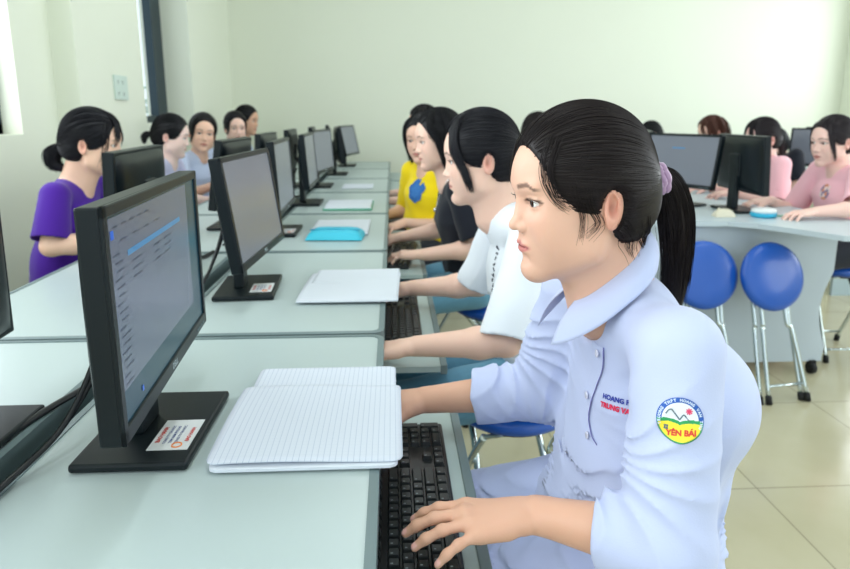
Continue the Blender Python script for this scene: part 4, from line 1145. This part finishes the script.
def near_hair(c, root):
    M = c['HM']; H = hair_cap(M, th=.011, front=.010, nape=-.080)
    F2 = H; p = np.array(c['head']); parts = []; w = .00042
    v, q = surf(H, p - .17, p + .17, .0025); parts.append((relax(v, q, 1, .5), q, 0))
    tie = (-.108, -.002, .004)
    S = combed(M, H, tie, 2600, m=26, seed=5, off=.0008); parts.append(strands(S, w * 1.3) + (0,))
    # wisps at the temple, before the ear and over the brow
    hl = [([(.050, .050, .085), (.072, .060, .045), (.066, .069, .010), (.045, .074, -.012)], 24, (.016, .012, .006)),
          ([(.020, .066, .060), (.040, .072, .020), (.030, .076, -.020), (.036, .071, -.058)], 14, (.010, .006, .005)),
          ([(.010, .070, .040), (.022, .077, .0), (.010, .078, -.03), (.028, .073, -.050)], 14, (.008, .006, .008)),
          ([(.070, -.020, .100), (.094, -.040, .062), (.092, -.054, .040), (.080, -.064, .01)], 30, (.012, .010, .005)),
          ([(-.02, .078, -.03), (-.035, .072, -.055), (-.048, .060, -.075), (-.055, .05, -.095)], 22, (.012, .012, .010)),
          ([(-.06, .062, -.03), (-.070, .050, -.060), (-.080, .035, -.08), (-.085, .02, -.10)], 24, (.014, .012, .008))]
    for i, L in enumerate(hl): parts.append(strands(hug(c['F'], H, fall(M, L[0], L[1], L[2], m=26, seed=40 + i)), w) + (0,))
    return link('hair', mesh_np('hair', parts), mat('hair_near', (28, 21, 21), rough=.45, spec=.24, bump=.1, bscale=300), root)
def ponytail(c, root):
    M = c['HM']; g0 = [(-.104, -.002, .004), (-.130, -.003, -.000), (-.148, -.010, -.035), (-.158, -.018, -.09), (-.160, -.026, -.15), (-.156, -.034, -.205)]
    R = (.016, .026, .016); parts = []
    Ft = Field(); g = bez(g0, 6); Mn = np.array(Matrix(M)); g = g @ Mn[:3, :3].T + Mn[:3, 3]; r = np.interp(np.linspace(0, 1, len(g)), (0, .5, 1), R) * .75
    for i in range(len(g) - 1): Ft.add(cone(g[i], g[i + 1], r[i], r[i + 1]), .006)
    v, q = surf(Ft, g.min(0) - .06, g.max(0) + .06, .003); parts.append((v, q, 0))
    parts.append(strands(fall(M, g0, 1100, R, m=30, seed=77, wave=.0015), .00055) + (0,))
    parts.append(strands(fall(M, g0, 24, (.018, .032, .026), m=30, seed=78, wave=.003), .0003) + (0,))
    o = link('ponytail', mesh_np('ponytail', parts), mat('hair_near', ()), root)
    ring_tie(M, root, (-.116, -.002, .004), .0195, .0052, mat('mauve_satin', (176, 142, 176), rough=.35, sheen=.4), ax=(1, 0, -.15), name='scrunchie', twist=1)
    return o
G = person(c0, (.45, .83, 0), PI, 'ponytailed girl in a pale blue uniform shirt typing at the nearest desk', 'girls seated along the right row',
           [('uniform_shirt', uni_field, M_uni, .0032, .0065, 11, 40), ('trousers', trouser_field, M_unip, .004, .006, 4, 45)], near_hair)
root = G['root']; c = G['c']; ponytail(c, root); SF = G['uniform_shirt_F']
def w2l(p): return (.45 - p[0], .83 - p[1], p[2])
# collar: stand and folded leaf as one closed cloth band
def collar():
    nk = np.array(c['neck'], float); N, K = 72, 12; rows = []
    for i in range(N + 1):
        a = math.radians(-180 + 28 + (360 - 56) * i / N) + PI      # 0 = front; runs round the back
        ca, sa = math.cos(a), math.sin(a); back = (1 - ca) / 2
        col = []
        top = nk + np.array([.018 + ca * .050, sa * .052, -.012 + .096 * back])
        base_in = nk + np.array([.018 + ca * .048, sa * .050, -.040 + .060 * back])
        end = (1 - ss(0, .22, min(i, N - i) / N))                  # towards the collar points
        drop = .044 + .030 * end
        out_ = nk + np.array([.018 + ca * (.050 + .013 + .031 * end), sa * (.052 + .030), -.012 + .096 * back - drop * .85])
        for k in range(5): t = k / 5; col.append(base_in * (1 - t) + top * t)
        for k in range(K + 1):
            t = k / K; p = top * (1 - t) + out_ * t; p = p + np.array([ca, sa, .5]) * .006 * math.sin(PI * t); col.append(p)
        rows.append(col)
    P = np.array(rows); P2 = P.reshape(-1, 3).astype(f32)
    for _ in range(3):
        d = SF(P2); e = .002; g = np.stack([SF(P2 + V(e, 0, 0)) - d, SF(P2 + V(0, e, 0)) - d, SF(P2 + V(0, 0, e)) - d], 1); g /= np.linalg.norm(g, axis=1, keepdims=True) + 1e-9
        m = np.zeros(P.shape[:2], bool); m[:, 6:] = True; m = m.ravel()
        P2 = np.where(m[:, None], P2 + g * np.clip(.0035 - d, 0, .03)[:, None], P2)
    P = P2.reshape(P.shape); b = MB()
    n, mm = P.shape[:2]; du = np.gradient(P, axis=0); dv = np.gradient(P, axis=1); nn = np.cross(du, dv); nn /= np.linalg.norm(nn, axis=2, keepdims=True) + 1e-9
    A = [[b.bm.verts.new(Vector(P[i, j] + nn[i, j] * .0009)) for j in range(mm)] for i in range(n)]; B = [[b.bm.verts.new(Vector(P[i, j] - nn[i, j] * .0009)) for j in range(mm)] for i in range(n)]
    for i in range(n - 1):
        for j in range(mm - 1): b.bm.faces.new((A[i][j], A[i + 1][j], A[i + 1][j + 1], A[i][j + 1])); b.bm.faces.new((B[i][j], B[i][j + 1], B[i + 1][j + 1], B[i + 1][j]))
    for j in range(mm - 1):
        for i in (0, n - 1): b.bm.faces.new((A[i][j], A[i][j + 1], B[i][j + 1], B[i][j]))
    for i in range(n - 1):
        for j in (0, mm - 1): b.bm.faces.new((A[i][j], B[i][j], B[i + 1][j], A[i + 1][j]))
    return b.build('collar', M_uni, root, smooth=True)
collar()
def hit(px, py):
    cx = (px - 425) / 620; cy = -(py - 240) / 620; f = math.cos(PITCH) + cy * math.sin(PITCH); z = -math.sin(PITCH) + cy * math.cos(PITCH)
    d = np.array([f * math.sin(YAW) + cx * math.cos(YAW), f * math.cos(YAW) - cx * math.sin(YAW), z]); d /= np.linalg.norm(d)
    t = np.arange(.35, 1.3, .002); P = np.array([0, 0, 1.22]) + t[:, None] * d; L = np.stack([.45 - P[:, 0], .83 - P[:, 1], P[:, 2]], 1)
    v = SF(L); i = int(np.argmax(v < .001)); print('miss', px, py) if i == 0 else None; return tuple(float(q) for q in L[i])
def on_shirt(p, off, it=5): return onto(SF, np.array(p, f32).reshape(-1, 3), off, it)
def cast(p, n, off, a=.028, b=-.05):
    """drop points onto the cloth along -n"""
    p = np.array(p, f32).reshape(-1, 3); n = np.array(n, f32); out = p.copy(); done = np.zeros(len(p), bool); prev = SF(p + n * a)
    for t in np.arange(a, b, -.0015):
        v = SF(p + n * t) - off; h = (v < 0) & ~done
        out[h] = p[h] + n * t + n * (.0015 * (v[h] / (v[h] - prev[h] - 1e-9)))[:, None]; done |= h; prev = v
        if done.all(): break
    return out
# button band with its thin violet edge
bp = bez([hit(599, 345), hit(598, 365), hit(592, 385), hit(585, 410), hit(587, 430), hit(592, 441)], 10)
S1 = on_shirt(bp, .0012); b = MB(); L = np.gradient(S1, axis=0); 
e1 = on_shirt(S1 + (0, .012, 0), .0016); e2 = on_shirt(S1 - (0, .012, 0), .0016)
for i in range(len(S1) - 1): b.quad(Vector(e1[i]), Vector(e1[i + 1]), Vector(S1[i + 1]), Vector(S1[i])); b.quad(Vector(S1[i]), Vector(S1[i + 1]), Vector(e2[i + 1]), Vector(e2[i]))
b.build('button_band', M_uni, root, smooth=True)
b = MB(); b.tube([Vector(p) for p in on_shirt(e1, .0022)], .0006, 6); b.build('violet_piping', mat('violet_thread', (120, 114, 180), rough=.7), root)
for i in (4, 24, 44):
    b = MB(); p = Vector(S1[i]); b.lathe([(.001, 0), (.0052, 0), (.0056, .0012), (.0048, .0022), (.001, .0016)], 16, M=Matrix.Translation(p + Vector((.001, 0, 0))) @ Matrix.Rotation(PI / 2, 4, 'Y')); b.build('button', mat('pearl_button', (220, 220, 235), rough=.25), root)
# round school badge on the near sleeve
def frame_at(p, up=(0, 0, 1)):
    p = on_shirt([p], 0)[0]; e = .014; P = np.array([p, p + (e, 0, 0), p + (0, e, 0), p + (0, 0, e)], f32); d = SF(P); n = nrm(d[1:] - d[0])
    u = nrm(np.cross(up, n)); v = np.cross(n, u); return p, n, u, v
def badge():
    p, n, u, v = frame_at(hit(680, 420))
    R = .0245
    def at(x, y, off): return on_shirt(p + u * x + v * y, off, 3)
    cols = [(232, 238, 246), (42, 92, 178), (246, 226, 60), (40, 158, 92), (90, 110, 120), (226, 70, 110), (214, 66, 50), (210, 225, 245)]
    ms_ = [mat('badge_%d' % i, k, rough=.7, bump=.2, bscale=900) for i, k in enumerate(cols)]
    b = MB(); n_ = 40; m_ = 96
    pts = [(R * (i / n_) * math.cos(2 * PI * k / m_), R * (i / n_) * math.sin(2 * PI * k / m_)) for i in range(n_ + 1) for k in range(m_)]
    W = cast(np.array([p + u * x + v * y for x, y in pts]), n, .0011); vs = [b.bm.verts.new(Vector(q)) for q in W]
    def colour(x, y):
        r = math.hypot(x, y) / R
        wave = -.10 * R + .13 * R * abs(math.sin(PI * (x / R) * .9)) ** .7 + .02 * x / .02 * R * .6
        if y < wave - .13 * R and r < .93: return 2
        if y < wave + .02 * R and r < .98: return 3
        if y < -.25 * R and r >= .93: return 4
        if r > .78: return 1
        return 0
    for i in range(n_):
        for k in range(m_):
            a = [(i * m_ + k), ((i + 1) * m_ + k), ((i + 1) * m_ + (k + 1) % m_), (i * m_ + (k + 1) % m_)]
            x = sum(pts[q][0] for q in a) / 4; y = sum(pts[q][1] for q in a) / 4
            q4 = [vs[q] for q in a]
            if i == 0: continue
            f = b.bm.faces.new(q4); f.material_index = colour(x, y); f.smooth = True
    f = b.bm.faces.new([vs[m_ + k] for k in range(m_)]); f.material_index = 0
    def stroke(pl, w, mi, off=.0016):
        b.mi = mi
        for (x0, y0), (x1, y1) in zip(pl[:-1], pl[1:]):
            d = Vector((x1 - x0, y1 - y0)); l = d.length; t = Vector((-d.y, d.x)).normalized() * w
            s = [(x0 + t.x, y0 + t.y), (x0 - t.x, y0 - t.y), (x1 - t.x, y1 - t.y), (x1 + t.x, y1 + t.y)]
            q = cast(np.array([p + u * a * R + v * c_ * R for a, c_ in s]), n, off); b.quad(*[Vector(z) for z in q])
    stroke([(-.62, .22), (-.5, .42), (-.38, .45), (-.22, .26), (-.02, .02), (.10, .22), (.16, .26), (.26, .14)], .028, 4)
    stroke([(.26, .14), (.42, -.02)], .018, 4)
    for k in range(4): a = PI * k / 4 + .2; stroke([(.36 - .15 * math.cos(a), .42 - .15 * math.sin(a)), (.36 + .15 * math.cos(a), .42 + .15 * math.sin(a))], .028, 5)
    for q in (-.62, -.52): stroke([(q, -.28), (q, -.46)], .03, 4)
    stroke([(-.66, -.30), (-.48, -.30)], .03, 4); stroke([(-.66, -.44), (-.48, -.44)], .03, 4)
    def T2(x, y): return Vector(cast(p + u * x + v * y, n, .0017)[0])
    b.mi = 6; add_text(b, 'YÊN BÁI', R * .34, lambda x, y: T2(x + .07 * R, y - .55 * R + x * .12), .0004)
    b.mi = 7; word = 'TRUONG THPT HOANG VAN THU'
    for i, ch in enumerate(word):
        if ch == ' ': continue
        a = math.radians(196 - 212 * i / (len(word) - 1)); rr_ = .885 * R
        add_text(b, ch, R * .17, lambda x, y, a=a: T2(rr_ * math.cos(a) + x * math.sin(a) + y * math.cos(a), rr_ * math.sin(a) - x * math.cos(a) + y * math.sin(a)), .0002)
    b.build('school_badge', ms_, root)
badge()
# embroidered name on the chest
p, n, u, v = frame_at(hit(610, 401))
b = MB(); b.mi = 0; v_ = v * 1.0
def T3(x, y): return Vector(cast(p + u * x + v * y, n, .0014)[0])
add_text(b, 'HOANG PH', .0098, lambda x, y: T3(x + .012, y + .0060 + .16 * x), .0004)
b.mi = 1; add_text(b, 'TRUNG VAN', .0098, lambda x, y: T3(x + .012, y - .0065 + .16 * x), .0006)
b.build('chest_embroidery', [mat('blue_thread', (48, 62, 160), rough=.7), mat('red_thread', (222, 44, 84), rough=.7)], root)
print('near', time.time() - _t)
# ------------------------------------------------------------------ everyone else
_t = time.time()
def locks_long(n=120, end=-.20, w=1.0):
    L = []
    for s in (1, -1):
        L.append(([(.02, s * .030, .108), (.045, s * .066, .070), (.030, s * .084, 0), (.012, s * .080, -.08), (.010, s * .075, end)], n, (.014, .016, .012), 1.2 * w, 0))
        L.append(([(-.02, s * .035, .112), (-.02, s * .082, .060), (-.03, s * .088, 0), (-.035, s * .080, -.09), (-.03, s * .072, end)], n, (.018, .020, .016), 1.2 * w, 0))
        L.append(([(-.06, s * .03, .09), (-.09, s * .050, .03), (-.095, s * .050, -.04), (-.085, s * .045, -.12), (-.07, s * .04, end)], n, (.020, .026, .022), 1.3 * w, 0))
    return L
TAIL = [(-.110, 0, .0), (-.135, 0, -.005), (-.155, 0, -.05), (-.150, 0, -.12), (-.140, 0, -.18)]
M_white = cloth('white_cotton', (232, 238, 244)); M_blk = cloth('black_cotton', (18, 22, 34)); M_yel = cloth('yellow_cotton', (244, 214, 18)); M_pur = cloth('purple_cotton', (74, 28, 150))
M_pink = cloth('pink_cotton', (255, 198, 208)); M_pale = cloth('pale_blue_cotton', (200, 212, 238)); M_lil = cloth('lilac_cotton', (206, 206, 236))
SK = (236, 196, 176)
GR = 'girls seated along the right row'; GW = 'students seated along the window wall'; GI = 'students seated at the right island'
def project_on(res, pts, n, off=.0015, a=.05):
    F = res['t_shirt_F']; p = np.array(pts, f32); n = np.array(nrm(n), f32); out = p.copy(); done = np.zeros(len(p), bool)
    for t in np.arange(a, -.08, -.002):
        v = F(p + n * t) - off; h = (v < 0) & ~done; out[h] = p[h] + n * t; done |= h
    out[~done] = np.nan
    return out

W = person(dict(res=.0028, head=(.165, .00, 1.118), hyaw=-4, hpitch=8, neck=(.112, 0, 1.0), wrL=(.335, .20, .705), wrR=(.330, -.27, .708), elL=(.14, .26, .735), elR=(.14, -.20, .735), shL=(.065, .155, .962), shR=(.075, -.150, .962),
                sleeve=.99, sleeve_r=.066, loose=.024, skin=SK, dR=(1, -.25, -.1), dL=(1, -.05, -.1), chest=(.04, 0, .83), kneeL=(.38, .02, .47), kneeR=(.38, -.16, .47), ankL=(.36, .02, .08), ankR=(.36, -.16, .08), headsc=.93,
                creases=[((.19, .0, .66), (0, 1, 0), .14, 8, .010)]),
           (.385, 1.53, 0), PI, 'girl in a loose white t-shirt and jeans with a black mouse in her hand', GR,
           [shirt_g(M_white, .004, .007, 21, 34), jeans_g(M_jean)],
           hair_std((22, 22, 28), tie=(-.105, 0, .01), n=1100, th=.012, w=.0006, hh=.003, locks=[
               ([(.020, .020, .110), (.062, .048, .088), (.074, .066, .030), (.052, .079, -.030), (.044, .078, -.088)], 260, (.014, .015, .005)),
               ([(.020, -.010, .112), (.075, -.030, .092), (.088, -.052, .030), (.070, -.070, -.060)], 120, (.012, .012, .006))], tail=(TAIL, 240, (.014, .026, .014))))
# small dark print running down the white shirt
b = MB(); r = random.Random(9); base = np.array([.150, .075, .86])
for i in range(13):
    z = .90 - i * .0135; pl = [(.2, .070 + r.uniform(-.007, .007), z + r.uniform(-.005, .005)) for _ in range(4)]; pp = project_on(W, pl, (1, .2, 0), .0022)
    if np.isnan(pp).any() or np.abs(np.diff(pp[:, 0])).max() > .02: continue
    b.tube([Vector(q) for q in pp], .0016, 5)
b.build('shirt_print', mat('navy_print', (34, 40, 64), rough=.7), W['root'])

B = person(dict(res=.003, head=(.138, 0, 1.128), hyaw=12, hpitch=8, neck=(.080, 0, .985), wrL=(.200, .11, .700), elL=(.005, .20, .740), wrR=(.285, -.235, .700), elR=(.09, -.23, .735), skin=(234, 194, 174), sleeve=.80, sleeve_r=.062, loose=.020,
                dL=(1, -.35, -.05), dR=(1, -.1, -.1), headsc=.95),
           (.320, 2.40, 0), PI, 'girl in a black t-shirt with a thin pendant necklace typing', GR, [shirt_g(M_blk, .005, .005, 22, 40), jeans_g(M_jean)],
           hair_std((20, 20, 24), n=700, th=.010, w=.0009, hh=.004, locks=[([(.02, .030, .110), (.050, .064, .070), (.030, .086, 0), (.014, .082, -.07), (.004, .070, -.125)], 200, (.014, .016, .012), 1.2, 0), ([(-.02, .035, .112), (-.02, .082, .060), (-.03, .088, 0), (-.045, .078, -.08), (-.06, .06, -.13)], 200, (.018, .020, .016), 1.2, 0)] + locks_long(60, -.13)[3:]))
nk = np.array(B['c']['neck']); th = np.linspace(-2.2, 2.2, 40)
pl = [nk + np.array([.05 * math.cos(t) + .02 + .045 * max(0, math.cos(t)) ** 2, .062 * math.sin(t) * (1 - .35 * max(0, math.cos(t))), .03 - .14 * (.5 + .5 * math.cos(t)) ** 2]) for t in th]
Ux = lambda P: np.minimum(B['t_shirt_F'](P), B['F'](P)); pl = onto(Ux, np.array(pl), .003, 5); b = MB(); b.tube([Vector(p) for p in pl], .0012, 6); nc = b.build('necklace', mat('silver', (220, 222, 226), rough=.2, metal=1), B['root'])
b = MB(); p = pl[20]; b.lathe([(.001, -.010), (.006, -.006), (.0075, 0), (.005, .006), (.001, .010)], 12, M=T(p[0] + .004, p[1], p[2] - .010)); b.build('pendant', mat('silver', ()), nc)

Yg = person(dict(res=.0036, head=(.060, .0, 1.110), hyaw=22, hpitch=10, neck=(.020, 0, .970), chest=(.02, 0, .83), shL=(.02, .145, .94), shR=(.02, -.145, .94), wrL=(.200, .02, .705), wrR=(.18, -.20, .705), sleeve=.9, sleeve_r=.062, loose=.022, skin=(224, 182, 160), headsc=.96),
            (.200, 3.10, 0), PI + .65, 'girl in a bright yellow t-shirt with a blue round print', GR, [shirt_g(M_yel, .005, .005, 23, 45), jeans_g(M_dark)],
            hair_std((24, 24, 28), n=500, th=.011, w=.0011, hh=.004, locks=locks_long(110, -.14)))
pts = [(0, 0)] + [(r_ * math.cos(a) * (1 + .10 * math.sin(5 * a) + .06 * math.sin(9 * a)), r_ * math.sin(a) * 1.15 * (1 + .08 * math.sin(7 * a))) for r_ in (.028, .050) for a in [2 * PI * i / 28 for i in range(28)]]
pp = project_on(Yg, [(.17, .015 + x, .855 + y) for x, y in pts], (1, .0, 0), .0045); b = MB(); vs = [b.bm.verts.new(Vector(q)) for q in pp]
for i in range(28): b.bm.faces.new((vs[0], vs[1 + i], vs[1 + (i + 1) % 28])); f = b.bm.faces.new((vs[1 + i], vs[29 + i], vs[29 + (i + 1) % 28], vs[1 + (i + 1) % 28])); f.material_index = 1
b.build('blue_print', [mat('blue_ink', (60, 130, 205), rough=.8, vary=.4, bscale=200), mat('blue_ink_deep', (50, 120, 200), rough=.8, vary=.5, bscale=260)], Yg['root'])

simple = dict(res=.0055, skin=SK, sleeve=.75, headsc=.97)
person(tuned(simple, head=(.10, 0, 1.160), hyaw=0), (.30, 3.96, 0), PI, 'student mostly hidden behind the girl in yellow, dark hair showing', GR, [shirt_g(M_pale, .008), jeans_g(M_dark, .009)], hair_std((26, 24, 26), n=260, th=.012, w=.0016, hh=.006, locks=locks_long(50, -.12)))
person(tuned(simple, head=(.12, 0, 1.115)), (.82, 4.02, 0), 0, 'student glimpsed between the two nearest girls, only dark hair showing', GI, [shirt_g(M_pale, .008), jeans_g(M_dark, .009)], hair_std((40, 34, 34), n=260, th=.012, w=.0016, hh=.006))

# window side, facing +X
P_ = person(tuned(simple, res=.0034, head=(.150, 0, 1.120), hyaw=10, hpitch=8, wrR=(.30, -.14, .785), wrL=(.32, .14, .785), elR=(.075, -.215, .775), neck=(.070, 0, .980), sleeve=.86, sleeve_r=.068, loose=.024, skin=(238, 196, 170), headsc=1.0),
            (-1.250, 2.36, 0), 0, 'girl in a purple t-shirt with hair tied low, by the window wall', GW, [shirt_g(M_pur, .005, .006, 31, 40), jeans_g(M_dark)],
            hair_std((20, 20, 26), tie=(-.105, 0, -.03), n=700, th=.012, w=.0009, hh=.004, locks=[bangs(1, 40), bangs(-1, 26), bangs(-1, 36, z=.02, x=.100), side_lock(-1, 14), side_lock(1, 20)],
                     tail=([(-.095, 0, -.035), (-.112, 0, -.040), (-.128, 0, -.062), (-.125, 0, -.090), (-.100, 0, -.105)], 260, (.016, .030, .022))))
person(tuned(simple, res=.0036, head=(.120, 0, 1.105), hyaw=8, hpitch=12, skin=(244, 212, 200), hroll=0), (-1.37, 3.62, 0), 0, 'girl in a pale shirt in profile behind the monitor back', GW, [shirt_g(M_lil, .006), jeans_g(M_dark, .009)],
       hair_std((20, 20, 24), tie=(-.106, 0, -.02), n=420, th=.011, w=.0012, hh=.005, tail=([(-.105, 0, -.02), (-.125, 0, -.02), (-.140, 0, -.04), (-.135, 0, -.07)], 100, (.012, .022, .012))))
person(tuned(simple, res=.0034, head=(.130, 0, 1.105), hyaw=-38, hpitch=4, hroll=-8, headsc=1.02, skin=(236, 192, 168), look=(1, -.1, 0), wrR=(.36, -.16, .79), wrL=(.34, .12, .79)), (-1.345, 4.22, 0), math.radians(-28), 'girl in a pale blue shirt turning to look at the camera', GW, [shirt_g(M_pale, .005), jeans_g(M_dark, .009)],
       hair_std((22, 20, 22), tie=(-.106, 0, -.01), n=420, th=.012, w=.0013, hh=.005, ears=False, front=.020, locks=[side_lock(1, 60, end=(.02, .072, -.07)), side_lock(-1, 60, end=(.02, .072, -.07))]))
person(tuned(simple, res=.0036, head=(.130, 0, 1.125), hyaw=-38, hpitch=6, skin=(240, 200, 182)), (-1.31, 4.92, 0), math.radians(-25), 'girl with pulled back hair peering over a monitor near the back wall', GW, [shirt_g(M_pale, .008), jeans_g(M_dark, .009)], hair_std((22, 20, 22), n=360, th=.012, w=.0014, hh=.005, ears=False, front=.020, locks=[side_lock(1, 40, end=(.02, .072, -.06)), side_lock(-1, 40, end=(.02, .072, -.06))]))
person(tuned(simple, res=.004, head=(.130, 0, 1.175), hyaw=-15, skin=(214, 168, 140), neck=(.075, 0, 1.0), chest=(.05, 0, .86), shL=(.07, .17, .96), shR=(.07, -.17, .96), headsc=1.02), (-1.38, 5.50, 0), 0, 'boy with short black hair, farthest along the window wall', GW, [shirt_g(M_pale, .008), jeans_g(M_dark, .009)], hair_std((18, 18, 20), n=260, th=.010, w=.0016, hh=.005, nape=-.045))

# right island, facing -X
PR = person(tuned(simple, res=.0032, head=(.125, 0, 1.095), hyaw=8, hpitch=8, wrL=(.36, .27, .785), elL=(.18, .29, .80), wrR=(.34, -.12, .785), dL=(1, .1, -.05), skin=(240, 200, 186), sleeve=.85, sleeve_r=.066, loose=.022, neck=(.06, 0, .965), headsc=1.0, look=(1, -.05, -.1)),
            (2.285, 2.97, 0), PI, 'girl in a pink t-shirt at the right edge with her hand on the desk', GI, [shirt_g(M_pink, .005, .005, 41, 40), jeans_g(M_dark)],
            hair_std((40, 34, 38), tie=(-.105, 0, -.03), n=600, th=.010, w=.0010, hh=.004, locks=[side_lock(1, 60), side_lock(-1, 60), ([(.02, .02, .11), (.062, .050, .085), (.074, .064, .03), (.060, .072, -.05)], 50, (.010, .010, .005))],
                     tail=([(-.100, 0, -.030), (-.118, 0, -.045), (-.125, 0, -.075), (-.115, 0, -.10)], 140, (.012, .026, .016))))
pts = [(r_ * math.cos(a), r_ * math.sin(a) * 1.3) for r_ in (.006, .020, .030) for a in [2 * PI * i / 24 for i in range(24)]]
pp = project_on(PR, [(.17, .03 + x * (1 + .2 * math.sin(y * 300)), .845 + y * (1 + .15 * math.sin(x * 400))) for x, y in pts], (1, .3, 0), .004); b = MB(); vs = [b.bm.verts.new(Vector(q)) for q in pp]
for k in (0, 24):
    for i in range(24): f = b.bm.faces.new((vs[k + i], vs[k + 24 + i], vs[k + 24 + (i + 1) % 24], vs[k + (i + 1) % 24])); f.material_index = (i // 4 + k // 24) % 3
b.bm.faces.new(vs[:24]); b.build('shirt_print', [mat('print_grey', (150, 130, 160), rough=.8), mat('print_cream', (246, 220, 214), rough=.8), mat('print_orange', (224, 150, 120), rough=.8)], PR['root'])
person(tuned(simple, res=.0036, head=(.115, 0, 1.085), hyaw=4, hpitch=10, skin=(238, 196, 184), sleeve=.85, sleeve_r=.064, wrL=(.34, .14, .785), wrR=(.34, -.14, .785)), (2.275, 3.56, 0), PI, 'girl in a pink t-shirt behind the back of the island monitor', GI, [shirt_g(M_pink, .006, .005, 42, 40), jeans_g(M_dark, .009)],
       hair_std((34, 28, 32), tie=(-.105, 0, -.03), n=420, th=.011, w=.0012, hh=.005, locks=[bangs(1, 40, z=.005), bangs(-1, 40), ([(.02, .02, .11), (.062, .050, .085), (.074, .064, .03), (.060, .072, -.06)], 60, (.010, .012, .006))], tail=([(-.105, 0, -.03), (-.120, 0, -.05), (-.125, 0, -.09), (-.115, 0, -.13)], 120, (.014, .026, .016))))
person(tuned(simple, res=.0036, head=(.120, 0, 1.095), hyaw=8, hpitch=12, skin=(238, 196, 176)), (2.46, 4.50, 0), PI, 'brown-haired girl in a pale blue shirt above the lit island screen', GI, [shirt_g(M_pale, .007), jeans_g(M_dark, .009)],
       hair_std((78, 46, 36), n=420, th=.011, w=.0014, hh=.005, locks=[bangs(1, 50), side_lock(1, 60)] + locks_long(40, -.10)))
person(tuned(simple, head=(.120, 0, 1.09)), (2.86, 5.25, 0), PI, 'student half hidden behind the brown-haired girl', GI, [shirt_g(M_pale, .008), jeans_g(M_dark, .009)], hair_std((60, 58, 60), n=220, th=.010, w=.0018, hh=.006, locks=locks_long(40, -.10)))
person(tuned(simple, head=(.140, 0, 1.045), hpitch=25, neck=(.08, 0, .93)), (2.50, 5.62, 0), PI, 'student with short black hair bending over, left of the brown-haired girl', GI, [shirt_g(M_white, .008), jeans_g(M_dark, .009)], hair_std((18, 20, 22), n=260, th=.010, w=.0018, hh=.006, nape=-.06))
person(tuned(simple, res=.004, head=(.150, 0, 1.010), hpitch=25, hyaw=10, neck=(.09, 0, .92), wrL=(.27, .13, .60), wrR=(.27, -.13, .60)), (2.88, 4.35, 0), PI, 'dark-haired student in black between the two girls in pink', GI, [shirt_g(M_blk, .008), jeans_g(M_dark, .009)], hair_std((22, 26, 28), n=300, th=.011, w=.0016, hh=.005, locks=[side_lock(1, 50)]))
for i, (x, y, lb) in enumerate([(-1.25, 2.36, 'under the girl in purple'), (-1.37, 3.62, 'under the pale-shirted girl by the window'), (-1.345, 4.22, 'under the girl looking at the camera'), (-1.31, 4.92, 'under the girl peering over a monitor'), (-1.38, 5.50, 'under the boy by the window wall'),
                     (2.285, 2.97, 'under the girl in pink at the right edge'), (2.275, 3.56, 'under the girl in pink behind the monitor'), (2.46, 4.50, 'under the brown-haired girl'), (2.86, 5.25, 'under the half hidden student'), (2.50, 5.62, 'under the bending student'), (2.88, 4.35, 'under the student in black'), (.82, 4.02, 'left of the right island')]):
    o = copy_tree(ps); o.location = (x, y, 0); o.rotation_euler = (0, 0, .3 * i); tag(o, 'blue round stool ' + lb, 'stool', 'blue padded stools')
print('others', time.time() - _t)
